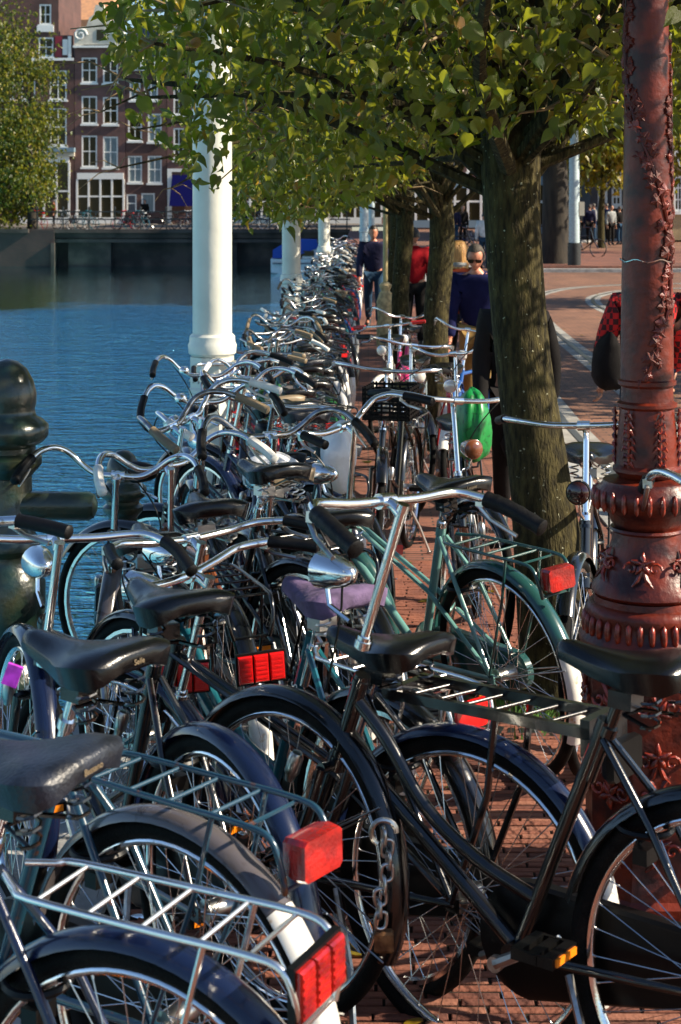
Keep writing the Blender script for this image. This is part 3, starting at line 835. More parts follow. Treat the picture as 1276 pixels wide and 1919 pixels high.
LIND = 'lindens in a row along the quay'
def cond1(q):
    x, y, z = q
    if y < 2.5: return False
    u = 690+3000*x/y; v = 376-3000*(z-EYE)/y
    # the crown leaves the view towards the brick houses open
    if u < 186: return z > 3.6
    hsh = (math.sin(x*91.7+y*57.3+z*33.1)*43758.5) % 1.0
    lim = (215+(u-190)*0.8 if hsh < .12 else 95+(u-190)*.35) if u < 340 else 440-(abs(u-560))*0.50
    if u > 760: lim = max(330-(u-760)*0.5, 150)
    if u > 1030: lim = 250
    return v < max(min(lim, 430), 120)
tree('linden_tree', 'nearest leaning linden trunk with mossy bark beside the red lamp column', (0.74, 6.1, g(6.1)),
     [(0,0,-.1),(-.01,0,.15),(-.08,0.01,.8),(-.15,0.02,1.3),(-.185,.03,1.8),(-.19,.03,2.2),(-.16,.03,2.6),(-.14,.03,4.2)],
     [.30,.16,.118,.108,.106,.118,.13,.09], ((-.1, -.2, 2.95), (2.0, 2.3, 0.95)), 200, 18000, 0.048, 11, group=LIND, single=300, cond=cond1, spread=0.26,
     extra_clumps=[(-.75,5.6,2.35),(-.85,6.2,2.2),(-.62,5.2,2.42),(-.5,6.6,2.15),(-.2,5.8,2.3),(.2,5.4,2.35),(.55,5.2,2.3),(.9,5.5,2.25),(1.05,6.0,2.15),(.75,5.0,2.25),(.62,5.6,2.12),(0.0,6.8,2.1),(-1.0,6.6,2.3),(.5,5.5,2.4),(.6,5.45,2.3),(.42,5.6,2.32),(.7,5.5,2.45),(.3,5.5,2.5),(-.3,6.3,2.05),(.15,6.2,2.15),(-.1,7.2,1.95)])
def condn(q):
    x, y, z = q
    u = 690+3000*x/y; v = 376-3000*(z-EYE)/y
    if u < 215: return False
    hsh = (math.sin(x*91.7+y*57.3+z*33.1)*43758.5) % 1.0
    lim = (190+(u-215)*1.0 if hsh < .22 else 90+(u-215)*.6) if u < 345 else 305+(u-330)*0.9
    if u > 470: lim = 420-(abs(u-560))*0.35
    if u > 800: lim = max(338-(u-800)*0.9, 240)
    return v < min(lim, 455)
for i, (X, Y, lab, sd) in enumerate([(0.60, 13.6, 'second linden from the camera with the bald man walking beyond its trunk', 21),
                                     (0.42, 19.6, 'thin linden behind the white and pink bicycles with a yellowish trunk', 22),
                                     (0.45, 26.5, 'far linden hidden by the crowns, fourth trunk along the quay row', 23),
                                     (0.48, 34.0, 'last linden in the quay row, standing by the pair of grey posts', 24)]):
    tree('linden_tree', lab, (X, Y, g(Y)), [(0,0,-.1),(0,0,.2),(-.03,0,1.0),(.03,0.02,1.8),(.0,.0,2.4),(.02,0,4.0)], [.15,.12,.105,.11,.10,.06],
         ((-.3, 0, 3.2+.2*i), (2.6, 2.9, 1.35+.2*i)), 170, 14000-1500*i, 0.062+0.009*i, sd, group=LIND, cond=condn, spread=0.32,
         extra_clumps=([(-1.9,12.2,2.05),(-1.55,12.6,1.9),(-.5,13,1.75),(-.9,12.8,1.8),(-.3,12.6,1.85),(0,13,1.9),(.3,12.8,1.9),(-2.1,12.6,2.5),(-1.8,12.4,2.35),(-1.2,13,1.9),(-.75,13.4,1.7)] if i == 0 else []))
elm_c = lambda q: (376-3000*(q[2]-EYE)/q[1]) < 345-(max(0, 690+3000*q[0]/q[1]-1060))*0.25
tree('elm_tree', 'thick dark elm trunk across the tram street beside the grey steel post', (5.85, 50, g(50)+.03), [(0,0,-.2),(0,0,.5),(.0,0,2.5),(-.1,0,4.2),(.1,0,7),(.0,0,9)], [.62,.46,.40,.38,.28,.15],
     ((0.6, 0, 8.2), (5.5, 5, 4.4)), 130, 9000, 0.21, 31, bark=M_bark_d, lmat=M_leaf_d, cond=elm_c, spread=0.7)
tree('maple_tree', 'small yellow leaved tree in front of the grey brick house', (9.6, 66, g(66)), [(0,0,-.1),(0,0,1.5),(.1,0,3),(0,0,4.5)], [.16,.13,.11,.06],
     ((0, 0, 4.4), (1.9, 1.9, 2.0)), 50, 2600, 0.24, 33, lmat=M_leaf_y, spread=0.5)
tree('plane_tree', 'sunlit yellow tree past the red lamp column at the edge of the view', (12.2, 60, g(60)), [(0,0,-.1),(0,0,1.5),(.1,0,3),(0,0,6)], [.2,.16,.14,.06],
     ((0, 0, 6), (1.9, 2.2, 3.4)), 60, 3200, 0.24, 35, lmat=M_leaf_y, spread=0.5)
tree('canal_tree', 'bushy yellow green tree on the far quay hiding the corner house', (-19.2, 91.5, .1), [(0,0,-2.2),(0,0,1.5),(-.2,0,4),(0,0,8)], [.35,.28,.25,.1],
     ((-1.3, 0, 6.2), (2.3, 3.2, 6.3)), 150, 15000, 0.19, 41, bark=M_bark_d, lmat=M_leaf_c, spread=0.55)
# the far bank under that tree

# street trees just out of frame on the sunny side, their shade falls across the street
for i, (X, Y) in enumerate([(8.6, 23.0), (9.6, 34.5), (8.4, 19.0)]):
    tree('street_tree', ['street tree out of view that shades the middle of the tram street', 'street tree out of view that shades the far bend of the tram street',
         'street tree out of view that shades the near tram rails'][i], (X, Y, g(Y)-.1), [(0,0,-.1),(0,0,1.5),(.05,0,3),(0,0,6)], [.2,.16,.14,.06],
         ((0, 0, 5.4), (3.0, 2.4, 2.8)), 60, 3600, 0.2, 51+i, lmat=M_leaf_d, spread=0.5)

# cast iron tree grate with grass at the foot of the near linden
gr = thing('tree_grate', 'round slotted iron grate around the foot of the nearest linden', 'tree grate', None, T((0.55, 6.0, g(6.0)+0.004)))
b = MB(); b.torus(0.60, 0.02, 40, 6, 'z', flat=0.5); b.torus(0.25, 0.02, 32, 6, 'z', flat=0.5); put('ring', b, M_iron, gr)
bar = MB(); bar.box((0.42, 0, 0.003), (0.33, 0.022, 0.016)); bar = bar.mesh('bar', 0)
for k in range(44): put('bar', bar, M_iron, gr, rot(2*math.pi*k/44, 'Z'))
rg = np.random.default_rng(5)
b = MB()
for k in range(700):
    a, q = rg.uniform(0, 6.28), 0.14+abs(rg.normal(0, .10))
    x, y = 0.74+q*math.cos(a)*1.3, 6.02+q*math.sin(a); hh = rg.uniform(.02, .09); dx, dy = rg.normal(0, .03, 2)
    z = g(y)
    b.add([(x-.004, y, z), (x+.004, y, z), (x+dx, y+dy, z+hh)], [(0,1,2)])
me = bpy.data.meshes.new('grass'); me.from_pydata(b.v, [], b.f); me.materials.append(None)
o = put('grass_tuft', me, mat('grass_blade', (0.06, 0.15, 0.015), 0.6, var=0.4)); o['kind'] = 'stuff'
tag(o, 'green grass growing at the foot of the nearest linden trunk', 'grass')
# fallen leaves
b = MB(); pts = []
for k in range(260):
    x, y = (rg.uniform(-.9, 1.4), rg.uniform(2.6, 14)) if k < 90 else (rg.uniform(1.8, 8), rg.uniform(9, 46))
    z = g(y)+(0.008 if x < 1.5 else -0.088); pts.append((x, y, z))
o = put('fallen_leaves', leaf_mesh(np.array(pts), 0.07, rg, 'fallen'), M_leaf_y)
for i in range(0, len(o.data.vertices)):
    v = o.data.vertices[i]; z0 = pts[i//NL][2]; v.co.z = z0+abs(v.co.z-z0)*0.12
o['kind'] = 'stuff'; tag(o, 'yellow fallen leaves scattered over the bricks and tram street', 'leaves')
# ------------------------------------------------------------------ bicycles (x forward, y left, z up; origin under the rear hub)
RH, FH, BB = Vector((0,0,.345)), Vector((1.09,0,.345)), Vector((.47,0,.30))
AX0 = Vector((.925,0,.60)); AXD = Vector((-.316,0,.949)).normalized()
def steer_m(a): return T(AX0) @ Matrix.Rotation(a, 4, AXD) @ T(-AX0)
def ring_n(lod): return (64, 40, 22)[lod]
def m_tyre(lod): return MB().torus(.3300, .0190, ring_n(lod), (10,8,5)[lod]).mesh('tyre', 80)
def m_rim(lod): return MB().torus(.3090, .0105, ring_n(lod), (8,6,4)[lod], flat=1.15).mesh('rim', 50)
def m_hub(front):
    w = .05
    f = [(.004,-w-.012),(.006,-w),(.006,-w+.012),(.024,-w+.014),(.024,-w+.018),(.013 if front else .021,-w+.022),
         (.013 if front else .021,w-.022),(.024,w-.018),(.024,w-.014),(.006,w-.012),(.006,w),(.004,w+.012)]
    return MB().lathe(f, 14, ax='y').mesh('hub', 40)
def spoke_ends(i):
    n = 36; a = 2*math.pi*i/n
    s = 1 if i % 2 else -1
    k = a + (0.95 if (i//2) % 2 else -0.95)
    return Vector((.021*math.cos(k), .034*s, .021*math.sin(k))), Vector((.302*math.cos(a), .002*s, .302*math.sin(a)))
def m_spokes(lod):
    b = MB()
    for i in range(0, 36, 1 if lod < 2 else 2):
        p, q = spoke_ends(i); b.tube([p, q], .0012 if lod < 2 else .002, 3, cap=False)
    return b.mesh('spokes', 80)
def m_spoke(i):
    p, q = spoke_ends(i); b = MB(); b.tube([p, q], .0013, 4, cap=False)
    b.tube([q.lerp(p, .03), q], .0024, 5); return b.mesh('spoke', 80)
def m_guard(a0, a1, lod=0, w=.031, r0=.366, r1=None):
    b = MB(); rings = []; st = max(2, int(abs(a1-a0)/(6 if lod < 2 else 14)))
    for i in range(st+1):
        a = R(a0+(a1-a0)*i/st); ring = []
        for (y, dr) in ((-w,-.016),(-w*.82,-.004),(-w*.4,.003),(0,.005),(w*.4,.003),(w*.82,-.004),(w,-.016),(w*.9,-.016),(w*.72,-.006),(0,.002),(-w*.72,-.006),(-w*.9,-.016)):
            rr = r0+dr; ring.append((rr*math.cos(a), y, rr*math.sin(a)))
        rings.append(ring)
    return b.loft(rings).mesh('mudguard', 50)
def m_stays(front):
    b = MB()
    for s in (-1, 1):
        for a in ((165, 195) if not front else (150, 200)):
            a = R(a); b.tube([(0, .052*s, 0), (.367*math.cos(a), .032*s, .367*math.sin(a))], .0022, 4)
    return b.mesh('mudguard_stay')
def m_frame(kind, lod=0):
    n = (12, 8, 6)[lod]; b = MB()
    ht, hb = Vector((.868,0,.772)), AX0
    b.tube([hb-AXD*.012, ht+AXD*.012], .0185, n)
    b.tube([hb+AXD*.004, hb+AXD*.016], .021, n); b.tube([ht-AXD*.012, ht], .021, n)
    st = Vector((.275,0,.79))
    b.tube([BB, st], .0155, n)
    b.tube([st-(st-BB).normalized()*.03, st], .0175, n)
    b.tube([hb+AXD*.035, BB], .0165, n)
    b.lathe([(.02,-.036),(.021,-.03),(.021,.03),(.02,.036)], n, BB, 'y')
    if kind == 'men':
        b.tube([ht-AXD*.03, st-Vector((0,0,.028))], .0145, n)
    elif kind == 'oma':
        c = smooth_path([ht-AXD*.045, (.80,0,.655), (.70,0,.535), (.57,0,.455), BB.lerp(st,.22)], 5)
        b.tube(c, .0150, n)
    elif kind == 'sway':
        c = smooth_path([ht-AXD*.045, (.78,0,.69), (.66,0,.60), (.52,0,.535), BB.lerp(st,.42)], 5)
        b.tube(c, .0150, n)
    else:
        for s in (-1, 1):
            b.tube([ht-AXD*.03+Vector((0,.012*s,0)), BB.lerp(st,.52)+Vector((0,.018*s,0)), (.02,.052*s,.36)], .0085, max(6, n-4))
    for s in (-1, 1):
        b.tube([(.44,.028*s,.30), (.33,.044*s,.315), (0,.058*s,.345)], [.0105,.0105,.0075], max(6, n-4))
        b.tube([st+Vector((.0,.014*s,-.035)), (.16,.046*s,.62), (0,.058*s,.345)], [.008,.008,.007], max(6, n-4))
        b.box((0,.058*s,.345), (.036,.006,.03))
    return b.mesh('frame', 45)
def m_fork(lod=0):
    n = (10, 8, 6)[lod]; b = MB(); c = AX0-AXD*.012
    b.tube([c+AXD*.01, c-AXD*.02], .022, n)
    b.tube([c-AXD*.012+Vector((0,-.05,0)), c-AXD*.012+Vector((0,.05,0))], .0125, n)
    for s in (-1, 1):
        y = .048*s
        b.tube(smooth_path([c-AXD*.012+Vector((0,y,0)), Vector((.965,y,.48)), Vector((1.005,y,.405)), Vector((1.09,y*1.1,.345))], 4), [.0115]*6+[.011,.010,.0095,.009,.0085,.008,.0075], max(6, n-2))
        b.box((1.09,y*1.1,.345), (.03,.005,.026))
    return b.mesh('fork', 45)
def m_stem(ext=.05, lod=0):
    n = (12, 8, 6)[lod]; b = MB(); p0 = AX0+AXD*.17; p1 = AX0+AXD*.50
    b.tube([p0, p1], .0112, n); b.tube([p0+AXD*.005, p0+AXD*.022], .0195, n); b.tube([p0+AXD*.022, p0+AXD*.032], .0165, n)
    c = p1+Vector((ext,0,.012))
    b.tube([p1-AXD*.012, p1.lerp(c,.5), c], .013, n)
    b.tube([c+Vector((0,-.022,0)), c+Vector((0,.022,0))], .0175, n)
    b.tube([p1-AXD*.004, p1+AXD*.012], .014, n)
    return b.mesh('stem', 45)
CL = AX0+AXD*.50+Vector((.05,0,.012))      # handlebar clamp
BARS = {
 'flat': ([(0,0,0),(0,.10,.0),(0,.19,.006),(-.015,.235,.006),(-.06,.268,-.004)], [(-.06,.268,-.004),(-.12,.285,-.022),(-.20,.297,-.055)]),
 'gull': ([(0,0,0),(.012,.07,0),(.016,.12,.025),(.004,.17,.066),(-.03,.215,.083),(-.08,.25,.075),(-.12,.27,.055)], [(-.12,.27,.055),(-.18,.29,.025),(-.235,.30,-.005)]),
 'swan': ([(0,0,0),(.025,.08,-.004),(.045,.15,.014),(.035,.21,.045),(-.01,.25,.055),(-.07,.268,.045)], [(-.07,.268,.045),(-.13,.278,.034),(-.19,.285,.02)]),
 'wide': ([(0,0,0),(.01,.12,.004),(0,.22,.018),(-.05,.29,.022)], [(-.05,.29,.022),(-.11,.318,.014),(-.17,.338,.005)]),
 'straight': ([(0,0,0),(-.005,.10,0),(-.02,.2,.004)], [(-.02,.2,.004),(-.035,.26,.004),(-.05,.31,.004)]),
}
def m_bar(kind, lod=0):
    h = BARS[kind][0]
    half = smooth_path([Vector(p) for p in h], 5 if lod < 2 else 2)
    full = [Vector((p.x,-p.y,p.z)) for p in reversed(half)]+half[1:]
    return MB().tube(full, .0112, (12,8,6)[lod]).mesh('handlebar', 70)
def m_grip(kind, s, ribs=False, lod=0):
    pts = [Vector((p[0], p[1]*s, p[2])) for p in BARS[kind][1]]
    P = smooth_path(pts, 8 if lod < 2 else 2)
    if ribs: rr = [.0175+.0022*abs(math.sin(i*1.1)) for i in range(len(P))]
    else: rr = [.0160]*len(P)
    rr[0] *= 1.06; rr[-1] *= 1.03
    e = (P[-1]-P[-2]).normalized()
    P = P+[P[-1]+e*.004]; rr.append(rr[-1]*.7)
    return MB().tube(P, rr, (12,8,6)[lod], flat=1.0).mesh('grip', 45)
def m_lever(kind, s):
    a, c = Vector(BARS[kind][1][0]), Vector(BARS[kind][1][-1])
    a.y *= s; c.y *= s
    b = MB(); o = Vector((.03,0,-.022))
    b.tube([a, a+o*.7, a.lerp(c,.35)+o*1.3, a.lerp(c,.85)+o*1.5], [.008,.007,.0055,.005], 6)
    b.box(a+o*.3, (.022,.022,.022)); return b.mesh('brake_lever')
def m_saddle(kind='wide', lod=0):
    S = [(-.138,.045,.016,.030),(-.132,.082,.022,.050),(-.112,.100,.024,.062),(-.075,.104,.020,.060),(-.03,.085,.008,.054),(.015,.056,.0,.048),(.06,.036,-.001,.044),(.105,.026,.004,.038),(.128,.020,.002,.032),(.138,.010,-.006,.016)]
    if kind == 'sport': S = [(x, w*.78, z*.6, dp*.7) for x, w, z, dp in S]
    rings = []
    top = (-1,-.96,-.85,-.62,-.32,0,.32,.62,.85,.96,1)
    for x, w, z, dp in S:
        ring = [(x, w*.88, z-dp)]
        for q in reversed(top):
            ring.append((x, w*q, z-abs(q)**3.2*.020-(.004*(1-q*q) if x < 0 else 0)))
        ring.append((x, -w*.88, z-dp)); ring.append((x, -w*.5, z-dp*.8)); ring.append((x, w*.5, z-dp*.8))
        rings.append(ring)
    return MB().loft(rings).mesh('saddle', 55)
def m_springs():
    b = MB()
    for s in (-1, 1):
        pts = [(-.075+.016*math.cos(t*.8), s*.055+.016*math.sin(t*.8), -.105+.0026*t) for t in range(28)]
        b.tube(pts, .003, 5)
        b.tube([(-.075,s*.055,-.03),(-.02,s*.028,-.06),(.05,s*.016,-.045),(.11,s*.006,-.022)], .0035, 5)
    b.tube([(-.075,-.055,-.105),(-.02,-.025,-.10),(-.01,.025,-.10),(-.075,.055,-.105)], .004, 5)
    b.box((.0,0,-.078), (.045,.05,.03))
    return b.mesh('saddle_spring')
SD = Vector((.23,0,.955))
def m_post():
    dr = (Vector((.275,0,.79))-BB).normalized()
    b = MB(); b.tube([Vector((.275,0,.79))-dr*.1, Vector((.275,0,.79))+dr*.145], .0125, 10); b.tube([Vector((.275,0,.79))+dr*.0, Vector((.275,0,.79))+dr*.02], .018, 10)
    return b.mesh('seat_post')
def rail_path(s, hh=.762):
    return smooth_path([(.23,.024*s,hh+.004),(.19,.05*s,hh),(.15,.066*s,hh),(-.08,.070*s,hh),(-.23,.070*s,hh),(-.285,.066*s,hh-.012),(-.305,.062*s,hh-.06),(-.302,.05*s,hh-.105)], 4)
def m_rack_rail(s, r=.0058): return MB().tube(rail_path(s), r, 8).mesh('rack_rail', 60)
def m_rack_bar(r=.0042): return MB().tube([(0,-.068,0),(0,.068,0)], r, 6).mesh('rack_bar', 60)
def m_rack_stay():
    b = MB()
    for s in (-1, 1): b.tube([(-.16,.070*s,.760),(-.12,.072*s,.62),(0,.064*s,.352)], .005, 6)
    b.tube([(-.23,-.07,.757),(-.23,.07,.757)], .004, 6); b.tube([(-.30,-.05,.66),(-.30,.05,.66)], .0045, 6)
    return b.mesh('rack_stay')
def m_flat_rack():
    b = MB()
    for s in (-1, 1):
        b.box((-.09,.072*s,.775), (.52,.016,.022)); b.tube([(-.12,.072*s,.765),(-.10,.074*s,.60),(0,.064*s,.352)], .008, 6)
    b.box((.16,0,.775), (.02,.13,.018)); b.box((-.34,0,.765), (.022,.16,.075))
    return b.mesh('rack_rail', 30)
def m_reflector(w, hh, t=.022):
    b = MB(); rings = []
    for x, k in ((0,.86),(-t*.5,1.0),(-t,.94)):
        ring = []
        for (sy, sz) in ((-1,-.8),(-.85,-1),(.85,-1),(1,-.8),(1,.8),(.85,1),(-.85,1),(-1,.8)):
            ring.append((x, sy*w/2*k, sz*hh/2*k))
        rings.append(ring)
    return b.loft(rings).mesh('reflector', 30)
def m_panel(w, hh, k):
    b = MB(); pw = w/3*.92; y0 = (k-1)*w/3
    b.loft([[(x, y0+sy*pw/2*q, sz*hh/2*q) for sy, sz in ((-1,-1),(1,-1),(1,1),(-1,1))] for x, q in ((-.008,.98),(-.016,.98),(-.020,.88))])
    for i in range(5): b.box((-.0205, y0, hh*(-.32+.16*i)), (.0025, pw*.8, hh*.07))
    return b.mesh('reflector_panel', 20)
def m_housing(w, hh): return MB().box((-.004,0,0), (.012,w*1.04,hh*1.06)).mesh('rear_reflector', 20)
def m_lamp():
    f = [(.004,-.085),(.018,-.078),(.030,-.055),(.038,-.02),(.041,.008),(.0415,.020),(.038,.022)]
    return MB().lathe(f, 18, ax='x').mesh('headlight', 50)
def m_lamp_glass(): return MB().lathe([(.038,.0215),(.033,.028),(.018,.033),(.003,.035)], 18, ax='x').mesh('lens', 60)
def m_bracket(): return MB().tube([(0,0,-.036),(-.01,0,-.075),(-.075,0,-.10)], .006, 6).mesh('lamp_bracket')
def m_bell():
    b = MB(); b.lathe([(.026,0),(.027,.006),(.024,.018),(.014,.026),(.003,.028)], 16); b.lathe([(.024,-.006),(.026,-.001)], 16)
    return b.mesh('bell', 50)
def m_case():
    b = MB(); out = []
    for i in range(13):
        a = R(-90+180*i/12); out.append((.47+.118*math.cos(a), .30+.118*math.sin(a)))
    for i in range(9):
        a = R(90+180*i/8); out.append((-.005+.062*math.cos(a), .345+.062*math.sin(a)))
    rings = []
    for y, k in ((-.034,.93),(-.042,1),(-.066,1),(-.074,.93)):
        cx, cz = .25, .32
        rings.append([(cx+(x-cx)*k, y, cz+(z-cz)*k) for x, z in out])
    return b.loft(rings).mesh('chain_case', 35)
def m_chainwheel():
    b = MB(); b.torus(.088, .005, 36, 5, 'y', o=(.47,-.05,.30))
    for k in range(5):
        a = 2*math.pi*k/5; b.tube([(.47,-.05,.30),(.47+.086*math.cos(a),-.05,.30+.086*math.sin(a))], .006, 5)
    b.tube([(.47,-.05,.389),(0,-.05,.375)], .004, 5); b.tube([(.47,-.05,.212),(0,-.05,.315)], .004, 5)
    b.torus(.03, .004, 18, 5, 'y', o=(0,-.05,.345))
    return b.mesh('chain_wheel')
def m_crank(): return MB().tube([(0,0,0),(0,0,-.165)], [.012,.009], 8).lathe([(.016,-.008),(.016,.008)], 10, (0,0,0), 'y').mesh('crank')
def m_pedal():
    b = MB(); b.box((0,0,0), (.022,.10,.018))
    for s in (-1,1): b.box((.034*s,0,0), (.022,.095,.022)); b.box((0,.044*s,0), (.05,.008,.02))
    return b.mesh('pedal')
def m_pedal_ref(): return MB().box((-.047,0,0), (.005,.075,.014)).mesh('pedal_reflector')
def m_kick(): return MB().tube([(.33,.045,.30),(.25,.10,.16),(.20,.15,.012)], .0085, 6).box((.20,.152,.008), (.03,.03,.012)).mesh('kickstand')
def m_coat():
    b = MB(); pts = [(RH.x+.355*math.cos(R(a)), RH.z+.355*math.sin(R(a))) for a in range(50, 176, 9)]
    inner = [(.02, .42), (.10, .40)]
    prof = pts+[(-.16,.36)]+inner
    for s in (-1, 1):
        n = len(prof)
        b.add([(x, s*.040, z) for x, z in prof]+[(x, s*.043, z) for x, z in prof], [tuple(range(n)), tuple(reversed(range(n, 2*n)))]+[(i, (i+1) % n, (i+1) % n+n, i+n) for i in range(n)])
    return b.mesh('coat_guard', 20)
def m_dynamo(): return MB().lathe([(.004,0),(.012,.002),(.017,.012),(.017,.05),(.012,.056),(.010,.07)], 10).mesh('dynamo')
def m_lock(): 
    b = MB(); b.torus(.05, .007, 20, 6, 'x'); b.box((0,0,-.05), (.03,.05,.03)); return b.mesh('ring_lock')
def m_cable(kind):
    a = Vector(BARS[kind][1][0]); a = CL+Vector((a.x, a.y, a.z))
    return MB().tube(smooth_path([a, a+Vector((.09,-.06,.03)), CL+Vector((.16,.05,-.06)), CL+Vector((.12,.0,-.2)), AX0+Vector((.05,0,.05))], 5), .0028, 5).mesh('brake_cable')
def m_text(txt, size):
    c = bpy.data.curves.new('t', 'FONT'); c.body = txt; c.size = size; c.extrude = 0.0006; c.align_x = 'CENTER'; c.align_y = 'CENTER'
    o = bpy.data.objects.new('t', c); COL.objects.link(o)
    dg = bpy.context.evaluated_depsgraph_get()
    me = bpy.data.meshes.new_from_object(o.evaluated_get(dg))
    bpy.data.objects.remove(o); me.materials.clear(); me.materials.append(None)
    return me
def crate_mesh():
    b = MB()
    for s in (-1, 1):
        for k in range(7): b.box((.0+.17*s, 0, .03+.032*k), (.008,.40,.018)); b.box((0,.20*s,.03+.032*k), (.34,.008,.018))
        for k in range(6): b.box((.17*s,-.18+.072*k,.12), (.012,.014,.24)); b.box((-.15+.06*k,.20*s,.12), (.014,.012,.24))
    for k in range(8): b.box((0,-.18+.051*k,.006), (.34,.02,.01))
    return b.mesh('crate', 0)

def bicycle(label, X, Y, head, frame='oma', col=None, steer=0, lean=0, bar='flat', grip=None, ribs=False, rack=None, rackm=None,
            refl=None, reflm=None, saddle=None, sad_kind='wide', sad_dz=0, bar_dz=0, guard=None, tip=None, lamp='chrome', case=True, coat=False,
            lod=1, levers=True, group=None, dz=0, text=None, crank=40, stemm=None, name='bicycle', front_guard=True, rim=None, bell=False, kick=True, tilt=0, rz=None, lamp_dz=0, lensm=None, tip_a=158, barm=None, postm=None):
    col = col or M_black; grip = grip or M_rubber; saddle = saddle or M_leather; guard = guard or col
    a = R(head); f = Vector((math.cos(a), math.sin(a), 0))
    zr, zf = g(Y), g(Y+f.y*1.09)
    M = T((X, Y, zr+dz)) @ rot(a, 'Z') @ rot(-math.atan2(zf-zr, 1.09), 'Y') @ rot(R(lean), 'X')
    t = thing(name, label, 'bicycle', group, M)
    S = steer_m(R(steer))
    L = lod
    put('frame', cached(('frame', frame, L), lambda: m_frame(frame, L)), col, t)
    put('fork', cached(('fork', L), lambda: m_fork(L)), col, t, S)
    put('stem', cached(('stem', L), lambda: m_stem(.05, L)), stemm or M_chrome, t, S @ T((0,0,bar_dz)))
    SB = S @ T(CL+Vector((-.0,0,bar_dz))) @ rot(R(tilt), 'Y')
    put('handlebar', cached(('bar', bar, L), lambda: m_bar(bar, L)), barm or M_chrome, t, SB)
    for s in (-1, 1):
        put('grip', cached(('grip', bar, s, ribs, L), lambda: m_grip(bar, s, ribs, L)), grip, t, SB)
        if levers and L < 2: put('brake_lever', cached(('lever', bar, s), lambda: m_lever(bar, s)), M_alu, t, SB)
    if L < 2 and levers: put('brake_cable', cached(('cable', bar), lambda: m_cable(bar)), M_blackplastic, t, S @ T((0,0,bar_dz)))
    if bell: put('bell', cached('bell', m_bell), M_chrome, t, SB @ T((0,.10,.014)))
    for front in (False, True):
        W0 = (S @ T(FH)) if front else T(RH)
        W0 = W0 @ rot(rnd.uniform(0, 6.28), 'Y')
        w = put('wheel', cached(('hub', front), lambda: m_hub(front)), M_alu, t, W0)
        put('tyre', cached(('tyre', L), lambda: m_tyre(L)), M_tyre, w)
        put('rim', cached(('rim', L), lambda: m_rim(L)), rim or M_chrome, w)
        if L == 0:
            for i in range(4):
                pass
            for i in range(36):
                put('spoke', cached(('spoke', i % 4), lambda: m_spoke(i % 4)), M_spoke, w, rot(-2*math.pi*(i-i % 4)/36, 'Y'))
        else:
            o = put('spokes', cached(('spokes', L), lambda: m_spokes(L)), M_spoke, w); o['kind'] = 'stuff'
    if front_guard:
        fg = put('mudguard', cached(('guard', 38, 202, L), lambda: m_guard(38, 202, L)), guard, t, S @ T(FH))
        if L < 2: put('mudguard_stay', cached('stayF', lambda: m_stays(True)), M_alu, fg)
    e = tip_a if tip else 200
    mg = put('mudguard', cached(('guard', 14, e, L), lambda: m_guard(14, e, L)), guard, t, T(RH))
    if tip: put('mudguard_tip', cached(('guard', tip_a+.2, 203, L), lambda: m_guard(tip_a+.2, 203, L, .0315, .3665)), tip, mg)
    if L < 2: put('mudguard_stay', cached('stayR', lambda: m_stays(False)), M_alu, mg)
    sp = put('seat_post', cached('post', m_post), postm or M_chrome, t, T((0,0,sad_dz)))
    sd = put('saddle', cached(('saddle', sad_kind), lambda: m_saddle(sad_kind)), saddle, t, T(SD+Vector((0,0,sad_dz))) @ rot(R(-2), 'Y') @ Matrix.Scale(1.1, 4))
    if L < 2: put('saddle_spring', cached('springs', m_springs), M_black_old if L == 0 else M_alu, sd)
    if text:
        o = put('lettering', m_text(text, .013), M_tan, sd, T((-.1405,0,-.002)) @ rot(R(-90), 'Z') @ rot(R(90), 'X'))
    if rack:
        rm = rackm or M_chrome
        if rack == 'flat':
            rk = put('rack', cached('flatrack', m_flat_rack), rm, t)
            for x in (.10,.03,-.04,-.11,-.18,-.25): put('rack_bar', cached('rackbar', m_rack_bar), rm, rk, T((x,0,.775)) @ rot(R(-14), 'Z'))
        else:
            rk = put('rack', cached('rackstay', m_rack_stay), rm, t)
            for s in (-1, 1): put('rack_rail', cached(('rail', s), lambda: m_rack_rail(s)), rm, rk)
            for x in (.14,.045,-.05,-.15): put('rack_bar', cached('rackbar', m_rack_bar), rm, rk, T((x,0,.760)))
    if refl:
        kinds = {'lamp': (.105,.072,.05), 'wide': (.13,.078,.03), 'plate': (.10,.065,.012), 'small': (.06,.04,.02)}
        w_, h_, t_ = kinds[refl]
        xx = (-.365 if rack == 'flat' else -.295) if rack else -.385
        zz = .715 if rack else .56
        if rz: xx, zz = -.385, rz
        if refl == 'wide' and reflm is not M_blackplastic:
            ho = put('rear_reflector', cached('hous', lambda: m_housing(w_, h_)), M_blackplastic, t, T((xx,0,zz)))
            for q in range(3): put('reflector_panel', cached(('panel', q), lambda: m_panel(w_, h_*.94, q)), reflm or M_reflector, ho)
        else: put('rear_reflector', cached(('refl', refl), lambda: m_reflector(w_, h_, t_)), reflm or M_reflector, t, T((xx,0,zz)))
    if lamp:
        lm = {'chrome': M_chrome, 'black': M_blackplastic, 'copper': M_copper}[lamp]
        h_ = put('headlight', cached('lamp', m_lamp), lm, t, S @ T((.985,0,.90+lamp_dz)))
        put('lens', cached('glass', m_lamp_glass), lensm or M_lens, h_)
        if L < 2: put('lamp_bracket', cached('brk', m_bracket), M_chrome, h_)
    if case and L < 2: put('chain_case', cached('case', m_case), M_blackplastic if case is True else case, t)
    elif L < 2: put('chain_wheel', cached('cw', m_chainwheel), M_rustmetal, t)
    if coat: put('coat_guard', cached('coat', m_coat), M_blackplastic if coat is True else coat, t)
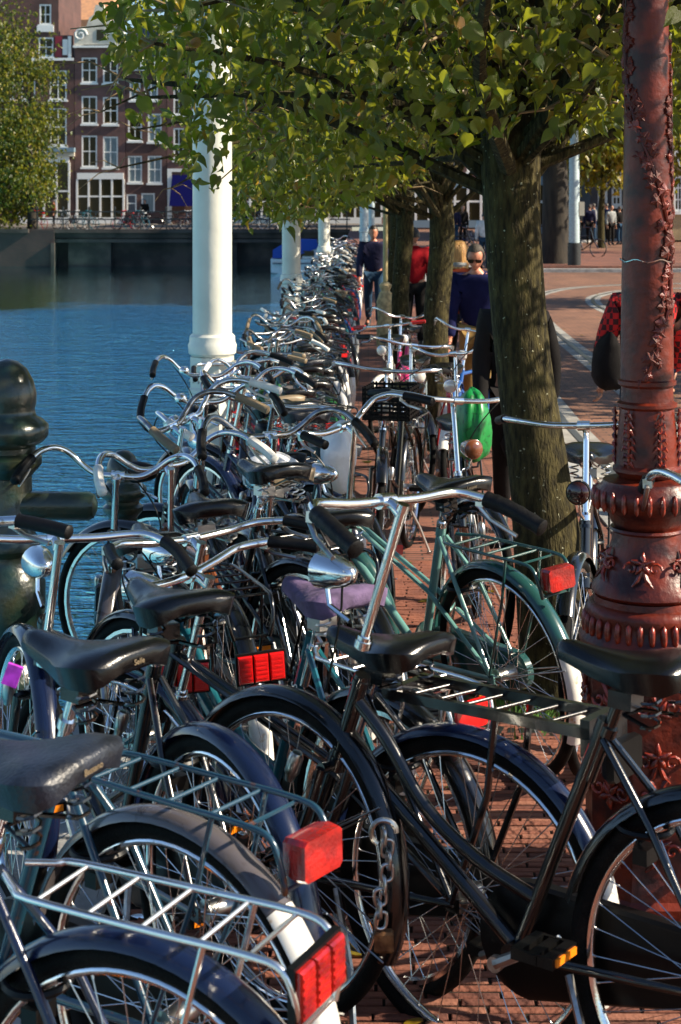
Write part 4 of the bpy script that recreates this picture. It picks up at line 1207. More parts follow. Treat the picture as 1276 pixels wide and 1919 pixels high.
    if L < 2:
        for s in (-1, 1):
            cm = T((.47, .088*s, .30)) @ rot(R(crank+(180 if s > 0 else 0)), 'Y')
            put('crank', cached('crank', m_crank), M_alu, t, cm)
            pd = put('pedal', cached('pedal', m_pedal), M_blackplastic, t, cm @ T((0,.06*s,-.165)) @ rot(R(-(crank+(180 if s > 0 else 0))), 'Y'))
            put('pedal_reflector', cached('pref', m_pedal_ref), M_amber, pd)
        if kick: put('kickstand', cached('kick', m_kick), M_alu, t)
        put('ring_lock', cached('lock', m_lock), M_blackplastic, t, T((.19,0,.60)))
        put('dynamo', cached('dyn', m_dynamo), M_alu, t, S @ T((1.0,.055,.60)) @ rot(R(160), 'Y'))
    return t, M, S

M_darklens = mat('dark_lamp_lens', (0.03, 0.006, 0.006), 0.12, coat=1.0)
QG = 'bicycles parked along the quay'
near = []
def near_bike(*a, **k):
    k.setdefault('group', QG); r = bicycle(*a, **k); return r
# closest ones, front wheels towards the water
near_bike('navy bicycle with a chrome rack and big orange red reflector, lowest in the picture', -.33, 2.40, 153, 'men', M_navy, steer=8, bar='wide', rack='tube', rackm=M_bright,
          refl='wide', reflm=M_redlens, saddle=M_leather_worn, lod=0, guard=M_navy, text='Bassano', crank=70, lean=-2)
near_bike('bicycle with a rusting blue rack, red lamp and grey mudguard ending in a white tip', -.335, 2.86, 143, 'men', M_bluerust, steer=-6, bar='wide', rack='tube', rackm=M_bluerust,
          refl='lamp', reflm=M_redlens, saddle=M_leather, lod=0, guard=M_grey, tip=M_white, text='Selle', tip_a=134, crank=100, sad_dz=.02, lean=-1, lamp=None)
A_t, A_M, A_S = near_bike('large black step through bicycle with chrome headlight and thick black grips', .68, 2.94, 144, 'oma', M_black, steer=-8, lamp_dz=.09, bar='flat', ribs=True, rack=None,
          saddle=M_leather, lod=0, guard=M_black, coat=False, crank=-60, postm=M_black, bar_dz=.075, sad_dz=-.03, lean=2, tip=None)
near_bike('bicycle with straight chrome handlebar and black saddle nearest the water bollards', -.30, 3.30, 125, 'men', M_black_old, steer=-12, bar='flat', rack=None, saddle=M_leather, lod=0,
          guard=M_navy, lean=0, levers=False, sad_dz=.0, bar_dz=-.10)
near_bike('black bicycle with a heavy flat black rack behind the large step through', .22, 3.48, 143, 'mixte', M_black, steer=10, bar='wide', rack='flat', rackm=M_black, refl='wide', reflm=M_blackplastic,
          saddle=M_leather, lod=0, guard=M_navy, tip=M_white, dz=-.05, sad_dz=-.08, bar_dz=-.14, lean=1)
B3_t, B3_M, _ = near_bike('teal bicycle with a purple cloth saddle cover and long chrome rack', .05, 3.80, 130, 'oma', M_teal, steer=0, bar='wide', rack='tube', rackm=M_bright, refl='plate',
          saddle=M_purple, lod=1, guard=M_black, sad_dz=-.04, bar_dz=-.13, dz=-.05)
near_bike('bicycle with a low black saddle and red reflector just behind the shorter bollard', -.585, 4.50, 107, 'men', M_black, steer=-15, bar='gull', rack='tube', rackm=M_black, refl='wide', rz=.60, bar_dz=-.12, lamp=None,
          saddle=M_leather, lod=1, guard=M_grey, tip=M_white, sad_dz=-.08, levers=True)
near_bike('copper brown bicycle with white grips and a red plate reflector', -.37, 4.62, 108, 'men', M_copper, steer=10, bar='gull', grip=M_plasticwhite, rack='tube', rackm=M_black, refl='wide', rz=.60, bar_dz=-.10, lamp=None,
          saddle=M_leather, lod=1, guard=M_black, tip=M_white, lean=-3)
G_t, G_M, G_S = near_bike('pale sea green bicycle with white tipped mudguard and red tail lamp before the linden', .48, 5.20, 123, 'mixte', M_seagreen, steer=14, bar='swan', rack='tube', rackm=M_seadark,
          refl='lamp', reflm=M_redlens, saddle=M_leather, lod=0, guard=M_seadark, tip=M_white, case=M_seadark, lean=-6, text='Lepper')
near_bike('black bicycle facing the camera with a dark round lamp beside the red lamp column', .88, 6.34, 261, 'men', M_black_old, steer=-8, bar='wide', rack='tube', rackm=M_black, saddle=M_leather, lod=1,
          lamp='black', lensm=M_darklens, guard=M_black, levers=False, bar_dz=.02)
M3_t, M3_M, _ = near_bike('dark bicycle facing the camera with a copper headlamp under a green bag', .52, 7.60, 265, 'oma', M_black, steer=28, bar='wide', rack='tube', rackm=M_black, saddle=M_leather, lod=1,
          lamp='copper', lensm=M_copper, lean=5)
near_bike('bicycle mostly out of view by the red lamp column, curved chrome bar showing', 1.02, 4.45, 262, 'oma', M_black, steer=-10, bar='gull', rack='tube', rackm=M_black, saddle=M_leather, lod=1, bar_dz=.02)
near_bike('blue bicycle leaning by the second linden with a bright round front rim', 1.16, 13.2, 240, 'men', M_blue, steer=20, bar='swan', rack='tube', saddle=M_leather, lod=1, rim=M_plasticwhite)
near_bike('dark bicycle with a black plastic crate over its front wheel standing across the aisle', .24, 9.40, 259, 'oma', M_black_old, steer=12, bar='wide', saddle=M_leather, lod=1, rack='tube', rackm=M_black)
near_bike('white framed bicycle with a red band standing at the aisle before the thin linden', .20, 13.8, 268, 'men', M_white, steer=-20, bar='straight', saddle=M_leather, lod=1, grip=M_red)
near_bike('pink bicycle with a dark saddle beside the thin linden', .40, 15.2, 262, 'oma', M_pink, steer=18, bar='swan', saddle=M_leather, lod=1)
near_bike('black bicycle with wide bars in the aisle behind the crate bicycle', .34, 11.5, 266, 'men', M_black, steer=24, bar='wide', saddle=M_leather, lod=1, rack='tube')
near_bike('red bicycle with a white front mudguard beyond the crate bicycle', .52, 10.8, 272, 'oma', M_red, steer=-18, bar='swan', saddle=M_leather, lod=1, guard=M_white)

# the long row behind them
cols = [(M_black, 'black'), (M_black_old, 'rusty black'), (M_navy, 'navy'), (M_black, 'black'), (M_green, 'green'), (M_red, 'red'), (M_silver, 'silver'), (M_teal, 'teal'),
        (M_black_old, 'rusty black'), (M_black_old, 'brown'), (M_grey, 'grey'), (M_blue, 'bright blue')]
sads = [(M_leather, 'black saddle'), (M_tan, 'tan saddle') if False else (M_leather, 'black saddle'), (M_leather, 'black saddle'), (M_tan, 'tan saddle'), (M_leather_worn, 'worn grey saddle'), (M_leather_worn, 'worn grey saddle')]
bars = [('gull', 'raised bar'), ('flat', 'flat bar'), ('swan', 'swept bar'), ('wide', 'wide bar'), ('gull', 'raised bar')]
ORD = 'first second third fourth fifth sixth seventh eighth ninth tenth eleventh twelfth'.split()
rq = random.Random(12)
LAND = [(9.6, 'before the nearest cream post'), (20.3, 'past the first cream post'), (32.6, 'past the second cream post'), (99, 'past the third cream post')]
seen = {}
y = 4.75; i = 0
while y < 41:
    hx = .04 if y < 5.1 else (-.16 if y < 6.8 else (-.28 if y < 9 else -.36))
    hd = 117 if y < 5.1 else (122 if y < 9 else 117)
    c, cn = cols[rq.randrange(12 if y > 7.5 else 4)]; s, sn = sads[rq.randrange(6)]; bk, bn = bars[rq.randrange(5)]
    gm, gn = rq.choice([(M_rubber, 'black grips'), (M_rubber, 'black grips'), (M_rubber, 'black grips'), (M_plasticwhite, 'white grips'), (M_tan, 'tan grips')])
    place = next(p for lim, p in LAND if y < lim)
    key = (cn, sn, bn, gn, place)
    k = seen.get(key, 0); seen[key] = k+1
    lab = f"{cn} bicycle, {sn}, {bn}, {gn}, {place}"
    if k: lab = f"{ORD[k]} {lab}"
    bicycle(lab, hx+rq.uniform(-.07,.07), y, hd+rq.uniform(-6,6), rq.choice(['oma','men','sway','mixte']), c, steer=rq.uniform(-28,28), bar=bk, grip=gm,
            rack=rq.choice(['tube','tube',None]), rackm=rq.choice([M_chrome, M_black, M_black]) if y < 9 else M_black, refl=rq.choice(['small',None,None,None]), saddle=s,
            tip=rq.choice([M_white, None]), lamp=rq.choice(['chrome','chrome','black',None] if y < 9 else ['black',None]), barm=(None if rq.random() < (.8 if y < 9 else .3) else M_dullbar), stemm=(None if y < 9 else M_dullbar), rim=(None if y < 9 else M_dullbar), lean=rq.uniform(-5,5), lod=1 if y < 13 else 2, group=QG,
            levers=rq.random() < .6, sad_dz=rq.uniform(-.08,.05), bar_dz=rq.uniform(-.08,.04), tilt=rq.uniform(-8,8), kick=rq.random() < .5, bell=rq.random() < .5)
    y += rq.uniform(.36, .50) if y < 20 else rq.uniform(.5, .62); i += 1
# ------------------------------------------------------------------ street furniture
M_postpaint = mat('cream_post_paint', (0.64, 0.64, 0.57), 0.38, base2=(0.52, 0.53, 0.47), vscale=3, lo=.3, hi=.6, bump=0.35, bscale=9, coat=.2)
M_greyblue = mat('grey_blue_post_paint', (0.36, 0.44, 0.46), 0.4, var=0.1)
M_greeniron = mat('dark_green_cast_iron', (0.010, 0.026, 0.018), 0.30, base2=(0.030, 0.030, 0.014), vscale=12, lo=.32, hi=.55, bump=0.25, bscale=60, coat=.4)
M_oxide = mat('oxide_red_cast_iron', (0.14, 0.016, 0.005), 0.40, base2=(0.028, 0.005, 0.005), vscale=14, lo=.35, hi=.60, bump=0.30, bscale=50, coat=.05, spec=.35)
M_oxide_hi = mat('sunlit_red_relief', (0.27, 0.028, 0.010), 0.30, base2=(0.08, 0.010, 0.006), vscale=40, bump=0.3, bscale=90, coat=.35)  # brighter than the column red: sunlit edges painted into the relief colour
PG = 'cream painted steel posts standing along the quay edge'
def cream_post(label, x, y, m=M_postpaint, s=1.0):
    t = thing('post', label, 'post', PG if m is M_postpaint else 'grey blue posts at the end of the row', T((x, y, g(y))))
    rings = [(.118*s, 1.16), (.118*s, 3), (.112*s, 7.5), (.02, 7.55)]
    b = MB(); b.lathe(rings, 32); put('shaft', b.mesh('shaft', 50), m, t)
    b = MB(); b.lathe([(z_[0], z_[1]+.07) for z_ in [(.12*s,1.03),(.142*s,1.05),(.146*s,1.10),(.138*s,1.115),(.136*s,1.15),(.124*s,1.165)]], 32); put('collar', b.mesh('collar', 35), m, t)
    b = MB(); b.lathe([(.155*s,-.05),(.155*s,.10),(.142*s,.12),(.140*s,.88),(.146*s,.89),(.146*s,.905),(.136*s,.92),(.136*s,1.099)], 8, phase=R(22.5)); pl = put('plinth', b.mesh('plinth', 20), m, t)
    bolt = cached('bolt', lambda: MB().lathe([(.008,0),(.008,.006),(.003,.009)], 8).mesh('bolt', 40))
    for k in range(8):
        for dz in (0, .05):
            a = R(45*k+10)
            for off in (-.35, .35):
                aa = R(45*k)+off*.5
                rr = .128*s/math.cos(off*.5)
                put('bolt', bolt, m, pl, T((rr*math.cos(aa), rr*math.sin(aa), .955+dz)) @ rot(R(45*k), 'Z') @ rot(R(90), 'Y'))
            if dz: break
    return t
cream_post('nearest tall cream post with a bolted collar rising behind the handlebars', -.935, 9.6)
cream_post('second cream post, narrower, between the nearest post and the far thin one', -.975, 20.3)
cream_post('third and thinnest cream post, next to the moored boat', -.90, 32.6)
cream_post('pale grey blue post, left one of the pair at the end of the row', -.13, 47, M_greyblue, 1.0)
cream_post('pale grey blue post, right one of the pair at the end of the row', .10, 49, M_greyblue, .8)
# grey steel post across the tram street
t = thing('tram_post', 'slim grey steel post with a dark foot in front of the elm', 'post', None, T((6.25, 48.6, g(48.6)+.03)))
b = MB(); b.lathe([(.165,.72),(.155,3.6),(.125,3.7),(.115,9),(.02,9.1)], 20); put('shaft', b.mesh('s', 40), M_greyblue, t)
b = MB(); b.lathe([(.20,-.1),(.20,.70),(.17,.719)], 20); put('foot', b.mesh('s', 40), M_iron, t)
b = MB(); b.box((.22,-.05,1.75), (.16,.12,.42)); put('switch_box', b.mesh('s', 0), mat('pale_box', (.55,.52,.40), .5), t)
# pole wrapped in jute by the thin linden
t = thing('wrapped_pole', 'thin pale pole with a jute wrapped foot beside the walking man', 'pole', None, T((.24, 22.4, g(22.4))))
b = MB(); b.tube([(0,0,.9),(.0,0,2.6)], .035, 10); put('pole', b, mat('peeled_wood', (.42,.34,.16), .7, var=.2, stretch=(6,6,1)), t)
b = MB(); b.lathe([(.10,-.02),(.13,.2),(.11,.5),(.125,.75),(.09,.86),(.06,.90),(.09,.98),(.05,1.02)], 14); put('jute_wrap', b, mat('jute', (.50,.38,.20), .95, bump=.8, bscale=50, var=.25), t)
# cast iron bollards on the quay edge
def bollard(label, x, y, sc, arm):
    t = thing('bollard', label, 'bollard', 'dark green cast iron railing bollards', T((x, y, g(y))) @ Matrix.Scale(sc, 4))
    prof = [(.12,-.05),(.12,.28),(.105,.30),(.085,.33),(.085,.40),(.098,.42),(.108,.46),(.108,.54),(.085,.58),(.072,.60),(.072,.62),(.092,.64),(.092,.66),(.072,.69),(.070,.84)]
    b = MB(); b.lathe(prof, 24); put('shaft', b.mesh('s', 40), M_greeniron, t)
    prof = [(.070,.841),(.086,.86),(.098,.875),(.098,.895),(.080,.91),(.080,.925),(.104,.94),(.116,.955),(.116,.985),(.100,1.0),(.082,1.01),(.078,1.03),(.082,1.045),(.083,1.075),(.074,1.11),(.055,1.145),(.03,1.165),(.004,1.172)]
    b = MB(); b.lathe(prof, 28); put('cap', b.mesh('s', 50), M_greeniron, t)
    if arm:
        b = MB(); b.tube([(-.3,0,.76),(.235,-.02,.76),(.25,-.02,.76),(.258,-.02,.76)], [.040,.040,.033,.015], 14); put('rail_end', b, M_greeniron, t)
    return t
bollard('tall dark green bollard with a domed cap cut by the frame at the water', -1.185, 5.25, 1.16, True)
bollard('shorter dark green bollard with a round cap between the handlebars and the water', -.965, 6.3, .80, False)

# ornate red lamp column
LX, LY = .705, 4.05
lc = thing('lamp_column', 'ornate oxide red cast iron lamp column with ivy relief beside the bicycles', 'lamp post', None, T((LX, LY, g(LY))))
K = LY/3000*1.0
def lz(y): return EYE-(y-376)*LY/3000-g(LY)
def lr(p): return p*LY/3000
shaft = [(lr(49.5), lz(712)), (lr(48), lz(560)), (lr(44), lz(330)), (lr(40), lz(40)), (lr(38), lz(-120)), (lr(30), lz(-700))]
b = MB(); b.lathe(shaft, 32); sh = put('shaft', b.mesh('s', 60), M_oxide, lc)
prof = [(lr(52),lz(892)),(lr(64),lz(880)),(lr(64),lz(874)),(lr(58),lz(868)),(lr(56),lz(820)),(lr(51),lz(770)),(lr(50),lz(765)),(lr(56),lz(760)),(lr(56),lz(754)),(lr(49),lz(750)),(lr(48),lz(724)),(lr(54),lz(719)),(lr(54),lz(712)),(lr(47),lz(708))]
b = MB(); b.lathe(prof, 32); dr = put('drum', b.mesh('s', 40), M_oxide, lc)
prof = [(lr(60),lz(985)),(lr(68),lz(975)),(lr(72),lz(960)),(lr(92),lz(948)),(lr(99),lz(930)),(lr(97),lz(915)),(lr(84),lz(906)),(lr(82),lz(898)),(lr(52),lz(892.5))]
b = MB(); b.lathe(prof, 32); bu = put('bulge', b.mesh('s', 50), M_oxide, lc)
prof = [(lr(96),lz(1112)),(lr(104),lz(1104)),(lr(102),lz(1094)),(lr(92),lz(1080)),(lr(74),lz(1040)),(lr(66),lz(1010)),(lr(64),lz(995)),(lr(70),lz(990)),(lr(68),lz(985.5))]
b = MB(); b.lathe(prof, 32); bell_ = put('flared_base', b.mesh('s', 50), M_oxide, lc)
prof = [(lr(100),lz(1222)),(lr(116),lz(1212)),(lr(127),lz(1196)),(lr(126),lz(1186)),(lr(116),lz(1178)),(lr(112),lz(1150)),(lr(116),lz(1140)),(lr(110),lz(1128)),(lr(100),lz(1124)),(lr(98),lz(1112.5))]
b = MB(); b.lathe(prof, 36); fl = put('fluted_ring', b.mesh('s', 50), M_oxide, lc)
b = MB()
zb = -.05
b.lathe([(lr(140),zb),(lr(140),lz(1650)),(lr(128),lz(1640)),(lr(122),lz(1610)),(lr(118),lz(1600)),(lr(118),lz(1250)),(lr(126),lz(1244)),(lr(126),lz(1226)),(lr(96),lz(1222.5))], 8, phase=R(22.5))
pd = put('pedestal', b.mesh('s', 25), M_oxide, lc)
def rad_at(prof, z):
    pr = sorted((zz, r) for r, zz in prof)
    return float(np.interp(z, [q[0] for q in pr], [q[1] for q in pr]))
def ivy_mesh(k):
    out = [(0,-.5),(.25,-.42),(.62,-.55),(.50,-.18),(.80,.10),(.42,.16),(.30,.42),(0,.72),(-.30,.42),(-.42,.16),(-.80,.10),(-.50,-.18),(-.62,-.55),(-.25,-.42)]
    b = MB(); n = len(out)
    V = [(x, y, .10+.05*math.sin(i*1.7+k)) for i, (x, y) in enumerate(out)]+[(x*.96, y*.96, -.12) for x, y in out]+[(0,-.02,.34),(0.0,.0,0)]
    F = [(i, (i+1) % n, 2*n) for i in range(n)]+[(i, i+n, (i+1) % n+n, (i+1) % n) for i in range(n)]
    b.add(V, F); return b.mesh('ivy_leaf', 25)
def on_surface(prof, ang, z, lift=0.0):
    r = rad_at(prof, z)+lift
    return T((r*math.cos(ang), r*math.sin(ang), z)) @ rot(ang, 'Z') @ rot(R(90), 'Y') @ rot(R(90), 'Z')
ri = random.Random(4)
vine = [MB(), MB()]
z0, z1 = lz(708), lz(-40)
for v in range(2):
    pts = []
    for k in range(60):
        q = k/59; z = z0+(z1-z0)*q
        ang = R(-90)+v*2.6+1.15*math.sin(q*5.5+v*1.3)-.25
        rr = rad_at(shaft, z)+.003
        pts.append((rr*math.cos(ang), rr*math.sin(ang), z))
        for _ in range(2 if k % 2 else 1):
            an = ang+ri.uniform(-.35,.35); zz = z+ri.uniform(-.012,.012)
            put('ivy_leaf', cached(('ivy', k % 3), lambda: ivy_mesh(k % 3)), M_oxide_hi if ri.random() < .25 else M_oxide, sh,
                on_surface(shaft, an, zz, .002) @ rot(ri.uniform(-2.6,2.6), 'Z') @ Matrix.Scale(ri.uniform(.015,.027), 4))
    vb = MB(); vb.tube(pts, .0042, 5); put('vine', vb, M_oxide, sh)
dprof = [(lr(64),lz(874)),(lr(58),lz(868)),(lr(56),lz(820)),(lr(51),lz(770))]
def acan(k):
    b = MB()
    for i in range(7):
        z = -.062+.020*i; w = .021*(1-abs(i-2)/8)
        for s in (-1, 1):
            b.tube([(0, z, .0), (s*w*.55, z+.006, .007), (s*w, z-.006, .002)], [.0045,.005,.0015], 5)
    b.tube([(0,-.07,.002),(0,.075,.004)], .004, 5)
    return b.mesh('acanthus_leaf', 50)
for k in range(6):
    put('acanthus_leaf', cached('acan', lambda: acan(0)), M_oxide_hi, dr, on_surface(dprof, R(60*k-75), (lz(868)+lz(770))/2, .001))
bprof = [(lr(72),lz(960)),(lr(92),lz(948)),(lr(99),lz(930)),(lr(97),lz(915)),(lr(84),lz(906))]
gad = MB(); gad.ball((0,0,0), (.0075,.027,.010), 8, 6); gad = gad.mesh('gadroon', 80)
for k in range(26): put('gadroon', gad, M_oxide_hi, bu, on_surface(bprof, 2*math.pi*k/26, lz(931), -.001))
fprof = [(lr(126),lz(1186)),(lr(116),lz(1178)),(lr(112),lz(1150)),(lr(116),lz(1140))]
flu = MB(); flu.ball((0,0,0), (.0095,.030,.012), 8, 6); flu = flu.mesh('flute', 80)
for k in range(34): put('flute', flu, M_oxide_hi, fl, on_surface(fprof, 2*math.pi*k/34, lz(1164), .0))
cprof = [(lr(102),lz(1094)),(lr(92),lz(1080)),(lr(74),lz(1040)),(lr(66),lz(1010)),(lr(64),lz(995))]
def flower():
    b = MB()
    for k in range(5):
        a = R(72*k+90); c, s = math.cos(a), math.sin(a)
        b.tube([(0,0,.004),(.015*c,.015*s,.009),(.030*c,.030*s,.004)], [.004,.0075,.002], 6)
    for s in (-1, 1):
        b.tube([(.03*s+.018*s*(1-q/12)*math.cos(q*.62), -.012+.018*(1-q/12)*math.sin(q*.62), .006) for q in range(11)], .0038, 5)
        b.tube([(0,-.01,.004),(.012*s,-.04,.008),(.026*s,-.055,.004)], [.004,.006,.002], 5)
    b.ball((0,0,.006), .006, 8, 5); return b.mesh('flower_relief', 60)
flw = flower()
for k in range(6): put('flower_relief', flw, M_oxide_hi, bell_, on_surface(cprof, R(60*k-105), lz(1042), .003) @ rot(R(-22), 'X'))
for k in range(8):
    for j, zz in enumerate((1300, 1380, 1460, 1540)):
        a = R(45*k)
        put('panel_relief', flw, M_oxide_hi, pd, T((lr(118)*math.cos(R(22.5))*math.cos(a)+.001*math.cos(a), lr(118)*math.cos(R(22.5))*math.sin(a)+.001*math.sin(a), lz(zz))) @ rot(a, 'Z') @ rot(R(90), 'Y') @ rot(R(90 if j % 2 else -90), 'Z') @ Matrix.Scale(1.15, 4))
    b = MB(); a = R(45*k+22.5)
# sunlit orange red of the relief is put into its paint; a loose wire twisted round the shaft
wz = lz(487); wr = rad_at(shaft, wz)+.004
b = MB(); b.tube([(wr*math.cos(q*.2)*(1+.03*math.sin(q*2.1)), wr*math.sin(q*.2)*(1+.03*math.sin(q*2.1)), wz+.004*math.sin(q*1.3)) for q in range(33)], .0018, 5)
o = put('twisted_wire', b, M_chrome, None, T((LX, LY, g(LY)))); tag(o, 'twisted silver wire tied round the red lamp column', 'wire')

# chain lock on the big step through bicycle
cl = thing('chain_lock', 'heavy steel chain hanging from the front tube of the large step through bicycle', 'chain lock', None, T((.032, 3.34, .49)))
lk = MB(); lk.tube(smooth_path([(0,-.010,.014),(0,.010,.014),(0,.010,-.014),(0,-.010,-.014)], 4, True), .0042, 6, closed=True); lk = lk.mesh('link', 80)
for k in range(8):
    put('link', lk, M_alu, cl, T((.01*math.sin(k*.8), .01*math.cos(k*.5)-.05, -.0235*k)) @ rot(R(90*(k % 2)+15), 'Z') @ rot(R(8*math.sin(k)), 'X') @ Matrix.Scale(1.0, 4))
ring = MB(); ring.tube([(.026*math.cos(q*.35), -.05, .012+.026*math.sin(q*.35)) for q in range(13)], .006, 8); put('hoop', ring, M_alu, cl)
b = MB(); b.loft([[(x*k,-.05+y*k,z) for x, y in ((-.02,-.011),(.02,-.011),(.02,.011),(-.02,.011))] for z, k in ((-.232,.8),(-.227,1),(-.195,1),(-.189,.8))]); put('padlock', b.mesh('s', 20), M_rustmetal, cl)

# bags, crate and packet carried by bicycles
def bag_mesh(seed, w=.15, d=.09, h=.30):
    b = MB(); rings = []; n = 36
    for z, k in ((0,.5),(.015,.85),(.06,1.0),(.12,1.04),(.18,.98),(.23,.84),(.27,.62),(.295,.40),(.305,.15)):
        rings.append([(d*k*math.cos(a)*(1+.10*math.sin(5*a+seed+z*9)*(1.3-k*.6)), w*k*math.sin(a)*(1+.10*math.sin(7*a+seed*2-z*14)*(1.3-k*.6)+.04*math.sin(15*a+z*40)), z*h/.30+.008*math.sin(3*a+seed)) for a in (2*math.pi*i/n for i in range(n))])
    b.loft(rings); return b.mesh('bag', 180)
def lump(name, m, label, cat, c, r, seed, knot=False):
    rr = np.random.default_rng(seed); b = MB(); b.ball((0,0,0), r, 40, 28)
    V = []
    for (x, y, z) in b.v:
        k = 1+.12*math.sin(x*40+seed)+.10*math.sin(y*55+z*30)+rr.normal(0, .006); V.append((x*k, y*k, z*(1+.06*math.sin(x*60))))
    b.v = V; o = put(name, b.mesh(name, 180), m, None, T(c)); tag(o, label, cat); return o
tag(put('plastic_bag', bag_mesh(3, .135, .085, .31), M_baggreen, None, T((.475, 7.32, .63)) @ rot(R(7), 'X')), 'green plastic bag over the saddle of the bicycle by the linden', 'bag')
lump('plastic_bag', M_bagwhite, 'white plastic bag bunched on a rack among the handlebars', 'bag', (-.36, 6.0, .78), (.10,.15,.075), 5)
lump('plastic_bag', M_bagwhite, 'white plastic bag hanging behind a tan saddle beyond the purple one', 'bag', (-.115, 6.25, .80), (.075,.12,.14), 8)
o = put('crate', crate_mesh(), M_blackplastic, None, T((.12, 8.42, .66)) @ rot(R(-12), 'Z') @ Matrix.Scale(.72, 4)); tag(o, 'black plastic crate fixed over a front wheel in the aisle', 'crate')
o = put('snack_packet', MB().box((0,0,0), (.026,.008,.036)).mesh('s', 0), mat('purple_foil', (.45,.04,.50), .25, var=.3, vscale=40), None, T((-.60, 2.70, 1.0)) @ rot(R(20), 'Y')); tag(o, 'small purple foil packet stuck in the bicycles at the frame edge', 'packet')
# lettering on the teal frame's seat tube
dr_ = (Vector((.275,0,.79))-BB).normalized()
for k in (1, ):
    c = BB.lerp(Vector((.275,0,.79)), .60)
    ang = math.atan2(dr_.z, dr_.x)
    o = put('lettering', m_text('BATAVUS', .034), M_white, B3_t, T((c.x, .0168, c.z)) @ rot(R(180), 'Z') @ rot(R(90), 'X') @ rot(math.pi-ang, 'Z'))

# bicycles on the bridge, too small to show parts
def tiny_bike():
    b = MB()
    b.v += []; 
    for o in ((0,0,.345),(1.09,0,.345)):
        t0 = MB().torus(.325, .022, 16, 4); b.add([(x+o[0], y, z+o[2]) for x, y, z in t0.v], t0.f)
    for p in ([(0,0,.345),(.47,0,.3),(.92,0,.6),(.86,0,.8),(.28,0,.78)],[(.47,0,.3),(.25,0,.95)],[(1.09,0,.345),(.92,0,.6),(.77,0,1.08)],[(.7,-.28,1.1),(.8,0,1.07),(.7,.28,1.1)]): b.tube(p, .022, 4)
    b.box((.23,0,.96), (.26,.14,.06)); b.box((-.1,0,.77), (.4,.14,.02)); return b.mesh('bicycle', 0)
tb = tiny_bike(); rt = random.Random(9)
tc_ = [(M_black,'black'),(M_navy,'navy'),(M_black_old,'dark'),(M_red,'red'),(M_silver,'silver'),(M_teal,'teal')]
ORD12 = [a+b for b in ('',) for a in ('first second third fourth fifth sixth seventh eighth ninth tenth eleventh twelfth thirteenth fourteenth fifteenth sixteenth seventeenth eighteenth nineteenth twentieth twenty-first twenty-second twenty-third twenty-fourth twenty-fifth twenty-sixth').split()]
for k in range(26):
    m_, n_ = rt.choice(tc_)
    o = put('bicycle', tb, m_, None, T((-18.4+k*.66+rt.uniform(-.15,.15), BY+.75+rt.uniform(0,.5), .145)) @ rot(rt.uniform(-.5,.5)+(0 if rt.random() < .6 else 2.6), 'Z'))
    tag(o, f'{ORD12[k]} bicycle from the canal tree along the bridge railing, {n_}', 'bicycle', 'bicycles along the bridge railing')
for k in range(8):
    o = put('bicycle', tb, rt.choice(tc_)[0], None, T((2.6+k*.62+rt.uniform(-.1,.1), 56+rt.uniform(-1,1), g(56)-.07)) @ rot(rt.uniform(0,3), 'Z'))
    tag(o, f'{ORD12[k]} bicycle from the water in the far off bunch between linden trunks', 'bicycle', 'bicycles parked far off between the trunks')
# ------------------------------------------------------------------ people
M_skin = mat('skin', (0.42, 0.21, 0.13), 0.5, var=0.06)
M_skin2 = mat('ruddy_skin', (0.50, 0.20, 0.12), 0.45, var=0.08, vscale=30)
def cloth(n, c): return mat(n, c, 0.9, spec=0.12, var=0.18, vscale=6, bump=0.5, bscale=14)
C_navy = cloth('navy_cloth', (0.007, 0.009, 0.045)); C_black = cloth('black_cloth', (0.010, 0.009, 0.009)); C_tan = cloth('tan_cotton', (0.22, 0.14, 0.05))
C_jean = cloth('blue_denim', (0.020, 0.048, 0.09)); C_rust = cloth('rust_knit', (0.16, 0.030, 0.012)); C_grey = cloth('grey_knit', (0.25, 0.26, 0.26))
C_red = cloth('red_nylon', (0.26, 0.007, 0.012)); C_white = cloth('pale_cloth', (0.55, 0.57, 0.58)); C_brown = cloth('brown_cloth', (0.12, 0.07, 0.04)); C_dnavy = cloth('dusk_blue_cloth', (0.018, 0.018, 0.045))
M_blond = mat('blond_hair', (0.52, 0.27, 0.07), 0.5, base2=(0.14, 0.06, 0.015), vscale=3, lo=.3, hi=.6, stretch=(22,22,1.2), bump=.8, bscale=6)
M_greyhair = mat('short_grey_hair', (0.045, 0.036, 0.028), 0.8, var=.3, bump=.6); M_darkhair = mat('dark_hair', (0.015, 0.011, 0.008), 0.5, bump=.5)
M_shoe = mat('dark_shoe', (0.012, 0.011, 0.010), 0.4); M_shade = mat('sunglasses', (0.006, 0.006, 0.007), 0.08, coat=1)
# red and black checks
m = bpy.data.materials.new('red_black_plaid'); m.use_nodes = True; t = m.node_tree; b = t.nodes['Principled BSDF']
tc = t.nodes.new('ShaderNodeTexCoord'); ck = t.nodes.new('ShaderNodeTexChecker'); ck.inputs['Scale'].default_value = 26
ck.inputs['Color1'].default_value = (.48,.008,.008,1); ck.inputs['Color2'].default_value = (.05,.004,.005,1)
t.links.new(tc.outputs['Object'], ck.inputs['Vector']); t.links.new(ck.outputs['Color'], b.inputs['Base Color']); b.inputs['Roughness'].default_value = .9
C_plaid = m

